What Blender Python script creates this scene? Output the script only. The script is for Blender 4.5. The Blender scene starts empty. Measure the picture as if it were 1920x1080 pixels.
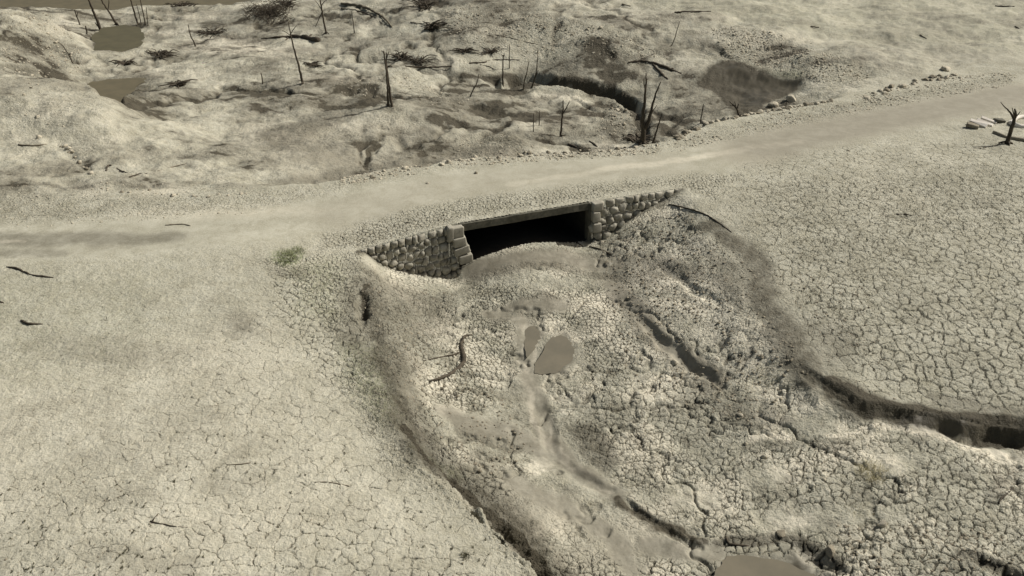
import bpy, bmesh, math, random
import numpy as np
from mathutils import Vector, Matrix

R = math.radians
random.seed(7)
sc = bpy.context.scene
col = sc.collection

# ---------------------------------------------------------------- camera
CAM_H, PITCH, F = 16.5, R(29.0), 1663.0          # metres, tilt below level, focal length in 1920-px units
cd = bpy.data.cameras.new('camera'); cam = bpy.data.objects.new('camera', cd); col.objects.link(cam)
cam.location = (0, 0, CAM_H); cam.rotation_euler = (math.pi/2 - PITCH, 0, 0)
cd.sensor_width = 36.0; cd.lens = 36.0*F/1920.0; cd.clip_end = 3000
sc.camera = cam
# ---------------------------------------------------------------- light
SUN_EL, SUN_AZ = R(44), R(20)                    # azimuth measured from +x (right) towards +y (away)
world = bpy.data.worlds.new("World"); sc.world = world; world.use_nodes = True
wn = world.node_tree; bg = wn.nodes['Background']
sky = wn.nodes.new('ShaderNodeTexSky'); sky.sky_type = 'NISHITA'; sky.sun_disc = False
sky.sun_elevation = SUN_EL; sky.sun_rotation = math.pi/2 - SUN_AZ
sky.dust_density = 3.0; sky.air_density = 0.8
hz = wn.nodes.new('ShaderNodeMix'); hz.data_type = 'RGBA'; hz.blend_type = 'MULTIPLY'; hz.inputs[0].default_value = 1   # dusty, warm-grey air
hz.inputs[7].default_value = (1.0, .89, .70, 1); wn.links.new(sky.outputs[0], hz.inputs[6]); wn.links.new(hz.outputs[2], bg.inputs[0]); bg.inputs[1].default_value = 0.085
sd_ = bpy.data.lights.new('sun', 'SUN'); sd_.energy = 4.2; sd_.angle = R(0.6); sd_.color = (1.0, 0.975, 0.925)
sun = bpy.data.objects.new('sun', sd_); col.objects.link(sun)
sdir = Vector((math.cos(SUN_EL)*math.cos(SUN_AZ), math.cos(SUN_EL)*math.sin(SUN_AZ), math.sin(SUN_EL)))
sun.rotation_euler = sdir.to_track_quat('Z', 'Y').to_euler(); sun.location = sdir*60
sc.view_settings.view_transform = 'Standard'; sc.view_settings.look = 'None'
sc.view_settings.exposure = 0.27; sc.view_settings.gamma = 1.0
sc.render.engine = 'CYCLES'

# ---------------------------------------------------------------- survey: where a sighted point stands
SP, CP = math.sin(PITCH), math.cos(PITCH)
def ray(px, py):
    a = (px-960)/F; b = (py-540)/F
    return np.array([a, CP-b*SP, -SP-b*CP])
def at(px, py, z=0.0):
    d = ray(px, py); t = (z-CAM_H)/d[2]
    return np.array([d[0]*t, d[1]*t])
def lerp(a, b, t): return a+(b-a)*t
def sst(a, b, x):
    t = np.clip((x-a)/(b-a), 0, 1); return t*t*(3-2*t)

# ---------------------------------------------------------------- numpy noise
def _h(ix, iy, s):
    n = (ix.astype(np.int64)*374761393 + iy.astype(np.int64)*668265263 + s*974711) & 0xffffffff
    n = ((n ^ (n >> 13))*1274126177) & 0xffffffff
    n = ((n ^ (n >> 16))*2246822519) & 0xffffffff
    return ((n ^ (n >> 15)) & 0xffffff)/float(0xffffff)
def vn(x, y, s=0):
    ix = np.floor(x); iy = np.floor(y); fx = x-ix; fy = y-iy
    fx = fx*fx*(3-2*fx); fy = fy*fy*(3-2*fy)
    a = _h(ix, iy, s); b = _h(ix+1, iy, s); c = _h(ix, iy+1, s); d = _h(ix+1, iy+1, s)
    return (a+(b-a)*fx)*(1-fy)+(c+(d-c)*fx)*fy
def fbm(x, y, sc_=1.0, octv=4, s=0, gain=0.5):
    r = np.zeros_like(x); a = 1.0; t = 0.0; f = sc_
    for k in range(octv):
        c, sn = math.cos(k*1.1+s), math.sin(k*1.1+s)
        r += a*(vn((x*c-y*sn)*f+17.3*k, (x*sn+y*c)*f-9.1*k, s+k)*2-1); t += a; a *= gain; f *= 2.03
    return r/t

# ---------------------------------------------------------------- geometry helpers
def pl_dist(x, y, P, val=None):
    """distance to a polyline, side (+ left of its direction), interpolated value"""
    best = np.full(x.shape, 1e9); side = np.ones(x.shape); vv = np.zeros(x.shape)
    for i in range(len(P)-1):
        ax, ay = P[i]; bx, by = P[i+1]; dx, dy = bx-ax, by-ay; L2 = dx*dx+dy*dy+1e-12
        t = np.clip(((x-ax)*dx+(y-ay)*dy)/L2, 0, 1)
        d = np.hypot(x-ax-t*dx, y-ay-t*dy); m = d < best
        best = np.where(m, d, best)
        side = np.where(m, np.sign(dx*(y-ay)-dy*(x-ax)), side)
        if val is not None: vv = np.where(m, val[i]+(val[i+1]-val[i])*t, vv)
    return best, side, vv
def inside(x, y, P):
    c = np.zeros(x.shape, bool); n = len(P)
    for i in range(n):
        ax, ay = P[i]; bx, by = P[(i+1) % n]
        if ay == by: continue
        c ^= ((ay > y) != (by > y)) & (x < (bx-ax)*(y-ay)/(by-ay)+ax)
    return c
class Surf:                                       # thin-plate surface through surveyed levels
    def __init__(s, pts, reg=0.08):
        X = np.array([at(a, b, z) for a, b, z in pts]); Z = np.array([p[2] for p in pts]); n = len(X)
        d = np.hypot(X[:, None, 0]-X[None, :, 0], X[:, None, 1]-X[None, :, 1])
        K = s.k(d)+reg*np.eye(n); A = np.zeros((n+3, n+3)); A[:n, :n] = K
        A[:n, n] = A[n, :n] = 1; A[:n, n+1:] = X; A[n+1:, :n] = X.T
        w = np.linalg.solve(A, np.concatenate([Z, [0, 0, 0]])); s.X, s.w = X, w; s.lo, s.hi = Z.min(), Z.max()
        gx = np.linspace(-90, 90, 361); gy = np.linspace(2, 150, 297); s.gx, s.gy = gx, gy
        XX, YY = np.meshgrid(gx, gy); g = w[n]+w[n+1]*XX+w[n+2]*YY
        for i in range(n): g += w[i]*s.k(np.hypot(XX-X[i, 0], YY-X[i, 1]))
        s.g = np.clip(g, s.lo-.5, s.hi+.5)
    @staticmethod
    def k(d): return np.where(d > 1e-6, d, 0)
    def __call__(s, x, y):
        u = np.clip((x-s.gx[0])/(s.gx[1]-s.gx[0]), 0, len(s.gx)-1.001); v = np.clip((y-s.gy[0])/(s.gy[1]-s.gy[0]), 0, len(s.gy)-1.001)
        i = u.astype(int); j = v.astype(int); fu = u-i; fv = v-j; g = s.g
        return (g[j, i]*(1-fu)+g[j, i+1]*fu)*(1-fv)+(g[j+1, i]*(1-fu)+g[j+1, i+1]*fu)*fv

# upper ground and road / stream bed / valley beyond the road
SU = Surf([(-400,500,.1),(0,500,0),(0,700,-.2),(0,1080,-.4),(300,600,-.15),(300,900,-.35),(600,1080,-.6),(550,700,-.3),(600,560,-.3),
  (500,480,-.1),(640,460,-.4),(668,470,-.5),(740,455,-.35),(800,435,-.15),(858,419,0),(980,397,0),(1105,378,0),(1280,352,0),(640,390,0),(870,340,0),(1000,330,0),(1100,320,0),
  (760,400,0),(400,430,0),(200,440,0),(300,380,0),(640,340,0),(870,305,0),(1100,285,0),(1260,262,0),(1450,210,0),(1620,175,.05),(1800,145,.1),(1920,120,.15),
  (1300,300,0),(1500,255,0),(1700,215,.05),(1900,180,.1),(1400,380,-.1),(1600,400,-.1),(1900,400,0),(1600,550,-.4),(1900,600,-.6),(1900,720,-1.0),
  (1700,650,-.8),(1420,470,-.45),(1500,600,-.7),(1600,730,-1.1),(1720,762,-1.25),(1920,785,-1.3),(2200,600,-.6),(2200,300,.1),(-400,1080,-.5),(-400,300,.2),
  (640,520,-.45),(650,650,-.55),(700,800,-.75),(800,950,-.85),(900,1080,-.95),(1100,1400,-1.2),(0,400,.05),(0,1500,-.5),(2000,100,.2)])
SB = Surf([(672,478,-.65),(700,487,-1.0),(740,508,-1.65),(800,523,-2.2),(860,527,-2.55),(885,489,-1.95),(940,473,-1.7),(1000,461,-1.6),(1050,464,-1.85),(1100,470,-2.2),
  (1150,442,-1.75),(1182,414,-1.15),(1222,388,-.65),(1270,362,-.25),(1240,440,-1.0),(960,500,-1.85),(800,600,-2.4),(980,560,-2.3),(900,700,-2.45),(1050,660,-2.5),
  (1000,850,-2.6),(1100,930,-2.7),(1300,1000,-2.75),(1100,1060,-2.7),(950,1000,-2.1),(1300,430,-.55),(1300,500,-.95),(1400,600,-1.1),(1450,690,-1.45),(1400,520,-.7),
  (1300,750,-2.3),(1500,820,-1.95),(1700,900,-1.95),(1900,1000,-2.0),(1600,1000,-2.2),(1800,845,-1.85),(1900,870,-1.9),(1750,803,-1.75),(1880,826,-1.85),(2200,900,-2.3),(1500,1080,-2.6),(1500,1400,-2.7),
  (2200,1300,-2.2),(705,560,-1.0),(700,620,-.95),(750,640,-1.5),(765,730,-1.6),(850,850,-1.95),(1200,600,-2.0),(1200,800,-2.45),(1150,520,-2.1)])
SF = Surf([(0,400,.1),(0,330,.15),(0,270,.2),(60,250,.3),(150,260,.2),(250,300,-.1),(350,350,-.3),(450,370,-.2),(0,200,1.0),(100,190,1.1),(180,215,.8),(0,150,1.3),(110,150,1.25),(190,182,1.0),(245,215,.3),
  (-400,200,1.2),(-400,0,1.5),(0,110,.2),(0,95,.5),(30,60,1.0),(0,20,1.6),(70,28,.8),(100,60,-.3),(110,110,-1.2),(165,165,-1.9),(150,60,-2.2),(250,170,-2.1),(300,230,-1.3),(300,120,-1.9),(400,250,-1.2),
  (400,180,-1.5),(400,60,-2.2),(200,80,-2.4),(200,30,-2.5),(300,10,-2.5),(450,120,-1.6),(560,155,-1.5),(560,230,-1.5),(560,300,-1.3),(730,200,-1.1),(700,250,-1.4),(850,250,-1.7),(700,290,-1.9),
  (620,330,-1.3),(860,290,-2.2),(1000,260,-2.1),(1050,250,-2.1),(1200,268,-2.4),(1150,180,-2.3),(1000,150,-2.4),(880,150,-2.1),(600,60,-1.6),(700,60,-1.2),(760,120,-1.5),
  (800,80,-1.0),(830,20,.1),(900,25,.3),(1000,40,.4),(1100,70,.2),(1200,90,-.2),(900,90,-.9),(1000,100,-1.2),(1100,130,-1.3),(1250,130,-1.1),(1300,180,-1.6),(1400,150,-1.1),
  (1400,195,-1.7),(1300,220,-1.7),(1350,80,.1),(1350,50,.4),(1450,70,.4),(1500,110,.2),(1450,110,-.6),(1620,150,.1),(1560,180,-.6),(1480,175,-1.3),(1700,150,.1),(1200,10,.5),(1500,10,.5),(1900,10,.7),(1800,100,.3),(1900,125,.1),
  (2300,60,.8),(1700,50,.4),(650,5,-1.3),(480,20,-1.5),(1000,-30,.9),(100,-30,-2.6),(500,-40,-2.4),(1800,-50,1)])

# control lines
FACE_PX = [(668,470,-.5),(858,419,0),(1105,378,0),(1280,352,0)]
FACE = [at(*p) for p in FACE_PX]
RB_PX = [(1280,352,0,1.0),(1345,396,-.15,2.2),(1420,470,-.4,3.0),(1455,550,-.55,3.0),(1500,640,-.8,2.6),(1560,715,-1.05,1.5),(1640,757,-1.2,.8),(1720,772,-1.25,.5),(1820,787,-1.3,.35),(1930,797,-1.3,.35),(2300,840,-1.3,.6)]
RB = [at(*p[:3]) for p in RB_PX]; RBw = [p[3] for p in RB_PX]
LB_PX = [(668,470,-.5,.9),(655,520,-.45,2.6),(650,600,-.5,3.2),(680,700,-.6,2.6),(730,780,-.7,1.6),(790,860,-.8,.9),(870,945,-.85,.6),(950,1020,-.9,.6),(1020,1100,-.95,1.0),(1150,1400,-1.1,1)]
LB = [at(*p[:3]) for p in LB_PX]; LBw = [p[3] for p in LB_PX]
BEDPOLY = FACE + RB[1:] + [at(2300,1500,-2), at(1150,1500,-1.2)] + LB[::-1][:-1]
FE_PX = [(-2500,470,.1),(-300,415,.1),(0,395,.1),(200,372,0),(450,362,0),(560,350,0),(640,337,0),(740,318,0),(870,300,0),(1000,290,0),(1100,283,0),(1200,277,0),(1260,260,0),(1350,228,0),(1450,205,0),(1560,188,.05),(1620,172,.05),(1750,150,.1),(1900,122,.1),(2300,60,.3),(4000,-60,.4)]
FE = [at(*p) for p in FE_PX]
FEw = [4,4,4,3,2.5,1.8,1.3,1.3,1.3,1.3,1.3,1.3,1.2,1.2,1.2,1.6,2.5,3,3,4,5]

def warp(x, y, amp=.35):
    return x+amp*fbm(x, y, .9, 3, 11), y+amp*fbm(x, y, .9, 3, 23)

GUL = []     # (pts world, depth, width m)
def macro(x, y):
    dfc, _, _ = pl_dist(x, y, FACE)
    k = sst(.3, 2.0, dfc)
    wx, wy = warp(x, y, .45); wx = lerp(x, wx, k); wy = lerp(y, wy, k)
    d, s, w = pl_dist(wx, wy, FE, FEw)
    tF = sst(0, 1, d*s/np.maximum(w, .1))
    up = lerp(SU(x, y), SF(x, y), tF)
    ins = inside(x, y, BEDPOLY)
    d1, _, w1 = pl_dist(wx, wy, RB, RBw); d2, _, w2 = pl_dist(wx, wy, LB, LBw)
    tb = np.minimum(sst(0, 1, d1/w1), sst(0, 1, d2/w2))*ins
    # narrow strip by the face: no feathering from the warp
    return lerp(up, SB(x, y), tb), tF, tb, dfc

CALM = [[at(*p) for p in [(1130,-60,.6),(1190,30,.4),(1330,45,.4),(1500,85,.3),(1640,140,.1),(1800,150,.1),(2400,60,.3),(6000,-60,1),(2600,-110,1)]],
        [at(*p) for p in [(-300,150,1.2),(0,142,1.3),(130,145,1.25),(215,185,.9),(250,225,.3),(180,270,.3),(90,300,.3),(-300,320,.3)]]]
def calm(x, y):
    k = np.zeros(x.shape)
    for P in CALM:
        i_ = inside(x, y, P); d, _, _ = pl_dist(x, y, P+P[:1]); k = np.maximum(k, sst(-2.0, 1.5, np.where(i_, d, -d)))
    return 1-k
def hf(x, y, full=False):
    x = np.asarray(x, float); y = np.asarray(y, float)
    h, tF, tb, dfc = macro(x, y)
    k = sst(.2, 1.6, dfc)
    amp = lerp(lerp(.05, .13, tb), .25, tF)
    rd, _, _ = pl_dist(x, y, ROADL); rk = sst(1.4, 3.2, rd)
    nz = fbm(x, y, .33, 4, 5)
    h = h + nz*amp*1.6*(.15+.85*rk)*k
    h = h + fbm(x, y, 1.6, 4, 9)*amp*.40*(.15+.85*rk)*(.25+.75*k)
    rn = fbm(x+3, y*.8, .11, 5, 91, .58); q_ = tF*(calm(x, y) if np.any(tF > 0) else 1.0); h = h - q_*.25*np.exp(-(rn/.055)**2)*(.2+vn(x*.2, y*.2, 92)) + q_*.26*np.abs(rn)
    rn2 = fbm(x, y, .28, 5, 95, .6); h = h - tb*.10*np.exp(-(rn2/.04)**2)*k
    wx, wy = warp(x, y, .3)
    for P, dep, w in GUL:
        cv = np.linspace(0, 1, len(P)); lo = P.min(0)-3*w-1; hi = P.max(0)+3*w+1
        m = (x > lo[0]) & (x < hi[0]) & (y > lo[1]) & (y < hi[1])
        if not m.any(): continue
        d, _, t = pl_dist(wx[m], wy[m], P, cv)
        v = (.35+.9*vn(x[m]*1.1, y[m]*1.1, 77))*sst(0, .25, t)*(1-.6*sst(.8, 1, t))
        h[m] = h[m] - dep*v*(1-sst(.2, 1.0, d/(w*(.5+.5*v))))
    for P, lev, f in BASIN:
        lo = P.min(0)-f-1; hi = P.max(0)+f+1
        m = (x > lo[0]) & (x < hi[0]) & (y > lo[1]) & (y < hi[1])
        if not m.any(): continue
        d, _, _ = pl_dist(wx[m], wy[m], np.vstack([P, P[:1]])); i_ = inside(wx[m], wy[m], P)
        t = sst(-f, f*.5, np.where(i_, d, -d))
        h[m] = lerp(h[m], np.minimum(h[m], lev), t)
    if full: return h, tF, tb, dfc, rk, nz
    return h
ROADL = [at(*p) for p in [(-300,450,0),(0,455,0),(300,440,0),(500,420,0),(640,393,0),(760,365,0),(870,345,0),(1100,322,0),(1300,300,0),(1500,255,0),(1700,215,0),(1920,172,.1),(2400,90,.1)]]
BASIN = []
_hc = {}
def H1(x, y): return float(hf(np.array([x]), np.array([y]))[0])
def ground(px, py):
    """point where the sight line meets the terrain"""
    key = (px, py)
    if key in _hc: return _hc[key]
    d = ray(px, py); t0 = (1.8-CAM_H)/d[2]; t1 = (-3.6-CAM_H)/d[2]
    ts = np.linspace(t0, t1, 160); hh = hf(d[0]*ts, d[1]*ts); z = CAM_H+d[2]*ts
    i = int(np.argmax(z <= hh)) if (z <= hh).any() else 159
    a = ts[max(i-1, 0)]; b = ts[i]
    tt = np.linspace(a, b, 12); hh = hf(d[0]*tt, d[1]*tt); z = CAM_H+d[2]*tt
    j = int(np.argmax(z <= hh)) if (z <= hh).any() else 11
    p = Vector((d[0]*tt[j], d[1]*tt[j], float(hh[j]))); _hc[key] = p
    return p
def GP(pts): return np.array([ground(a, b)[:2] for a, b in pts])

def gul(pts, dep, w): GUL.append((GP(pts), dep, w))
_G = [
 # valley stream beyond the road
 ([(868,137),(900,142),(925,152),(945,160),(965,150),(1000,148),(1040,152),(1080,158),(1110,166),(1150,178),(1180,190),(1198,212),(1203,235),(1204,262)], .95, .85),
 ([(1060,180),(1095,195),(1115,208),(1140,212)], .25, .35),
 ([(690,318),(687,300),(694,288),(710,275),(720,268)], .3, .4),
 ([(115,275),(130,290),(150,305),(165,322)], .15, .5),
 ([(1180,560),(1220,620),(1270,660),(1320,700),(1360,740)], .2, .35),
 ([(1230,480),(1300,540),(1340,570)], .12, .4),
 # right bank channel
 ([(1500,690),(1560,735),(1620,765),(1700,785)], .2, .4),
 ([(1700,790),(1760,796),(1830,806),(1930,818),(2100,840)], .2, .5),
 # left bank rill
 ([(735,770),(790,850),(830,895),(880,945),(935,985),(960,1010),(1000,1050),(1010,1090)], .28, .35),
 ([(675,540),(682,600)], .35, .35),
 # central water rills
 ([(1000,720),(1015,790),(1035,850),(1080,895),(1130,920)], .14, .45),
 ([(1150,930),(1190,965),(1260,1000),(1320,1020)], .18, .28),
 ([(1340,1010),(1400,1018),(1470,1015)], .08, .2),
 ([(1500,1020),(1540,1045),(1600,1075)], .18, .3),
 ([(1800,1035),(1860,1060),(1920,1085)], .25, .3),
 ([(1040,205),(1000,160)], 0, .2),
]
GULW = [g for g in _G]
_done = []
for g in _G: _done.append((GP(g[0]), g[1], g[2]))
# pond, puddle and dark hollow outlines (world), water ones flattened below their level
POND_PX = {
 'far_water': [(-200,-30),(20,12),(110,10),(170,14),(250,8),(330,4),(430,4),(500,-10),(500,-60),(-200,-60)],
 'pond_a': [(165,80),(185,73),(215,72),(240,70),(268,75),(262,82),(245,88),(225,95),(205,90),(180,91)],
 'pond_b': [(170,158),(200,148),(262,148),(270,152),(250,168),(200,176)],
 'dark_hollow': [(1338,122),(1375,118),(1410,135),(1460,142),(1508,150),(1500,162),(1450,180),(1430,202),(1395,200),(1385,175),(1370,150)],
 'pool': [(1345,1062),(1400,1046),(1500,1046),(1535,1070),(1550,1110),(1520,1170),(1340,1170)],
 'puddle': [(1003,699),(1014,668),(1033,634),(1050,625),(1064,630),(1077,652),(1071,680),(1054,700),(1028,704)],
 'puddle2': [(984,622),(994,610),(1010,612),(1014,625),(1009,645),(998,664),(987,676),(983,650)],
}
POND = {k: GP(v) for k, v in POND_PX.items()}
_lev = {k: float(np.median(hf(P[:, 0], P[:, 1]))) for k, P in POND.items()}
GUL.extend(_done)
BASIN.extend([(POND['far_water'], -2.75, 1.5), (POND['pond_a'], _lev['pond_a']-.12, .8), (POND['pond_b'], _lev['pond_b']-.12, .8),
  (POND['pool'], _lev['pool']-.10, .9), (POND['puddle'], _lev['puddle']-.03, .25), (POND['puddle2'], _lev['puddle2']-.03, .2)])
_hc.clear()

# ---------------------------------------------------------------- materials
def mat(name):
    m = bpy.data.materials.new(name); m.use_nodes = True; nt = m.node_tree
    b = nt.nodes['Principled BSDF']; return m, nt, b
class N:
    def __init__(s, nt): s.nt = nt
    def n(s, t, **k):
        nd = s.nt.nodes.new(t)
        for a, v in k.items(): setattr(nd, a, v)
        return nd
    def link(s, a, b): s.nt.links.new(a, b)
    def _in(s, sock, v):
        if hasattr(v, 'is_linked') or hasattr(v, 'links'): s.link(v, sock)
        else: sock.default_value = v
    def math(s, op, a, b=0.0, c=None, clamp=False):
        nd = s.n('ShaderNodeMath', operation=op, use_clamp=clamp); s._in(nd.inputs[0], a); s._in(nd.inputs[1], b)
        if c is not None: s._in(nd.inputs[2], c)
        return nd.outputs[0]
    def noise(s, vec, scale, detail=4, rough=.6, dist=0.0):
        nd = s.n('ShaderNodeTexNoise'); s.link(vec, nd.inputs['Vector']); nd.inputs['Scale'].default_value = scale
        nd.inputs['Detail'].default_value = detail; nd.inputs['Roughness'].default_value = rough; nd.inputs['Distortion'].default_value = dist
        return nd.outputs['Fac']
    def mr(s, v, a, b, c=0.0, d=1.0, t='SMOOTHSTEP'):
        nd = s.n('ShaderNodeMapRange', interpolation_type=t)
        for i, q in enumerate((v, a, b, c, d)): s._in(nd.inputs[i], q)
        return nd.outputs[0]
    def mix(s, f, a, b, mode='MIX'):
        nd = s.n('ShaderNodeMix', data_type='RGBA', blend_type=mode); s._in(nd.inputs[0], f); s._in(nd.inputs[6], a); s._in(nd.inputs[7], b)
        return nd.outputs[2]
def C(r, g, b): return (r, g, b, 1)

def ground_material():
    m, nt, b = mat('dry_lakebed_mud'); q = N(nt)
    pos = q.n('ShaderNodeNewGeometry').outputs['Position']
    def attr(nm):
        a = q.n('ShaderNodeAttribute', attribute_name=nm); sp = q.n('ShaderNodeSeparateColor'); q.link(a.outputs['Color'], sp.inputs[0]); return sp.outputs
    ck, so, ti = attr('crk'), attr('soil'), attr('tint')
    flat = q.n('ShaderNodeVectorMath', operation='MULTIPLY'); q.link(pos, flat.inputs[0]); flat.inputs[1].default_value = (1, 1, 0)
    flat = flat.outputs[0]
    wn_ = q.n('ShaderNodeTexNoise'); q.link(flat, wn_.inputs['Vector']); wn_.inputs['Scale'].default_value = 1.7; wn_.inputs['Detail'].default_value = 6; wn_.inputs['Roughness'].default_value = .68
    ws = q.n('ShaderNodeVectorMath', operation='MULTIPLY_ADD'); q.link(wn_.outputs['Color'], ws.inputs[0]); ws.inputs[1].default_value = (.50, .50, 0); q.link(flat, ws.inputs[2])
    wp = ws.outputs[0]
    brk = q.noise(flat, 1.9, 4, .7); brk2 = q.noise(flat, 4.3, 3, .6)
    def crack(scale, w, mask, rnd=1.0, thr=.0):
        v = q.n('ShaderNodeTexVoronoi', voronoi_dimensions='2D', feature='DISTANCE_TO_EDGE'); q.link(wp, v.inputs['Vector'])
        v.inputs['Scale'].default_value = scale; v.inputs['Randomness'].default_value = rnd
        ww = q.math('MULTIPLY', q.math('MULTIPLY', mask, w), q.mr(brk2, .3, .7, .1, 1.7))
        ww = q.math('MAXIMUM', ww, .0004)
        line = q.mr(v.outputs[0], 0.0, ww, 1.0, 0.0)
        gate = q.mr(q.math('ADD', q.math('MULTIPLY', mask, .34), brk), .53, .78)
        return q.math('MULTIPLY', line, gate), v.outputs[0]
    cL, eL = crack(2.05, .085, ck[0]); cM, eM = crack(3.1, .12, ck[1]); cS, eS = crack(5.2, .19, ck[2])
    cr = q.math('MAXIMUM', q.math('MAXIMUM', cL, cM), q.math('MULTIPLY', cS, .85))
    # curled plates: a faint dome to each cracked cell
    dome = q.math('ADD', q.math('MULTIPLY', q.math('MULTIPLY', q.mr(eM, 0, .25), ck[1]), .018), q.math('MULTIPLY', q.math('MULTIPLY', q.mr(eS, 0, .25), ck[2]), .022))
    dome = q.math('ADD', dome, q.math('MULTIPLY', q.math('MULTIPLY', q.mr(eL, 0, .12), ck[0]), .015))
    n1 = q.noise(flat, .45, 5, .62); n2 = q.noise(pos, 3.0, 6, .68); n3 = q.noise(pos, 14.0, 6, .72); n4 = q.noise(pos, 1.4, 6, .7, .6)
    base = q.mix(q.mr(n1, .32, .68), C(.302, .291, .228), C(.394, .382, .308))
    base = q.mix(q.mr(n4, .35, .72), base, q.mix(.55, base, C(.215, .202, .142)))
    base = q.mix(q.mr(n3, .45, .75, 0, .55), base, C(.50, .47, .37))
    base = q.mix(q.mr(n3, .30, .48, .45, 0), base, C(.17, .152, .106))
    n5 = q.noise(flat, 7.0, 3, .5); n6 = q.noise(pos, 6.0, 4, .62)
    spk = q.math('ADD', .12, q.math('MULTIPLY', so[2], .55)); spk = q.math('ADD', spk, q.math('MULTIPLY', q.mr(q.noise(flat, .9, 4, .6), .42, .62), .38)); spk = q.math('MULTIPLY', spk, q.math('SUBTRACT', 1.0, q.math('MULTIPLY', ti[2], .8)))
    base = q.mix(q.math('MULTIPLY', q.mr(n6, .56, .70), q.math('MULTIPLY', spk, .8)), base, C(.52, .49, .39))  # pale clod highlights painted on the bump tops
    base = q.mix(q.math('MULTIPLY', q.mr(n6, .30, .42, 1, 0), q.math('MULTIPLY', spk, .75)), base, C(.17, .15, .105))
    pale = q.math('MULTIPLY', so[1], q.mr(n2, .30, .62, .35, 1.0))
    base = q.mix(pale, base, C(.62, .575, .46))
    base = q.mix(ti[1], base, q.mix(.8, base, C(.28, .257, .200)))
    base = q.mix(q.math('MULTIPLY', ti[0], q.mr(n5, .35, .6)), base, C(.13, .16, .06))
    wet_shade = q.math('MULTIPLY', so[0], q.math('ADD', q.mr(n4, .25, .65, .62, 1.05), q.mr(so[0], .75, 1.0, 0, .35)), clamp=True)  # damp mud and painted bank shade share this darkening
    base = q.mix(wet_shade, base, C(.062, .054, .036))
    base = q.mix(q.math('MULTIPLY', cr, .62), base, C(.060, .051, .034))  # shade inside the cracks painted into the colour, besides the relief
    q.link(base, b.inputs['Base Color'])
    rg = q.math('SUBTRACT', .95, q.math('MULTIPLY', so[0], q.mr(ti[2], 0, 1, .15, .5)), clamp=True)
    q.link(rg, b.inputs['Roughness']); b.inputs['Specular IOR Level'].default_value = .25
    ruf = q.math('ADD', .008, q.math('MULTIPLY', so[2], .085))
    ruf = q.math('MULTIPLY', ruf, q.math('SUBTRACT', 1.0, q.math('MULTIPLY', ti[2], .92)))
    h = q.math('MULTIPLY', q.math('SUBTRACT', n2, .5), ruf)
    h = q.math('MULTIPLY_ADD', h, 2.2, q.math('MULTIPLY', q.math('SUBTRACT', n3, .5), q.math('MULTIPLY', ruf, .8)))
    h = q.math('ADD', h, q.math('MULTIPLY', q.math('SUBTRACT', n6, .5), q.math('MULTIPLY', ruf, 1.9)))
    h = q.math('ADD', h, dome)
    h = q.math('SUBTRACT', h, q.math('MULTIPLY', cr, .09))
    dp = q.n('ShaderNodeDisplacement'); dp.inputs['Midlevel'].default_value = 0; dp.inputs['Scale'].default_value = 1.0
    q.link(h, dp.inputs['Height']); q.link(dp.outputs[0], nt.nodes['Material Output'].inputs['Displacement'])
    m.displacement_method = 'BOTH'
    return m
GROUND = ground_material()

def simple(name, c1, c2, scale=6, rough=.9, bump=.3, stretch=None, spec=.3, bscale=None):
    m, nt, b = mat(name); q = N(nt)
    tc = q.n('ShaderNodeTexCoord').outputs['Object']
    if stretch:
        mp = q.n('ShaderNodeMapping'); q.link(tc, mp.inputs[0]); mp.inputs['Scale'].default_value = stretch; tc = mp.outputs[0]
    n = q.noise(tc, scale, 6, .65)
    q.link(q.mix(q.mr(n, .3, .7), C(*c1), C(*c2)), b.inputs['Base Color'])
    b.inputs['Roughness'].default_value = rough; b.inputs['Specular IOR Level'].default_value = spec
    if bump:
        bp = q.n('ShaderNodeBump'); bp.inputs['Strength'].default_value = bump; bp.inputs['Distance'].default_value = .03
        q.link(q.noise(tc, bscale or scale*2.5, 6, .7), bp.inputs['Height']); q.link(bp.outputs[0], b.inputs['Normal'])
    return m
M_STONE = simple('wall_stone', (.17,.157,.122), (.42,.395,.32), 2.6, bump=.6, bscale=14)
M_QUOIN = simple('dressed_stone', (.25,.232,.185), (.34,.32,.26), 3, bump=.5, bscale=14)
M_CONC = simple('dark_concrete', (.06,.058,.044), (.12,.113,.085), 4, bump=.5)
M_TUN = simple('shaded_tunnel', (.02,.019,.015), (.035,.033,.027), 3, bump=.3)  # near-black: the darkness inside the culvert is put into the colour
M_WOOD = simple('dead_wood', (.035,.028,.019), (.085,.07,.048), 9, bump=.7, stretch=(1,1,.25))
M_WOODG = simple('grey_driftwood', (.09,.075,.052), (.18,.155,.11), 9, bump=.7)
M_ROCK = simple('pale_rock', (.30,.27,.20), (.46,.42,.33), 5, bump=.5)
M_ROCKD = simple('brown_rock', (.15,.13,.095), (.27,.24,.175), 5, bump=.5)
M_SLAB = simple('white_slab', (.58,.53,.46), (.70,.66,.58), 4, bump=.3)
M_GRASS = simple('green_grass', (.10,.115,.05), (.18,.19,.095), 20, bump=0)
M_STRAW = simple('dry_straw', (.38,.34,.21), (.55,.50,.33), 20, bump=0)
M_WEED = simple('dark_weed', (.05,.05,.025), (.11,.10,.055), 20, bump=0)
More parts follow.
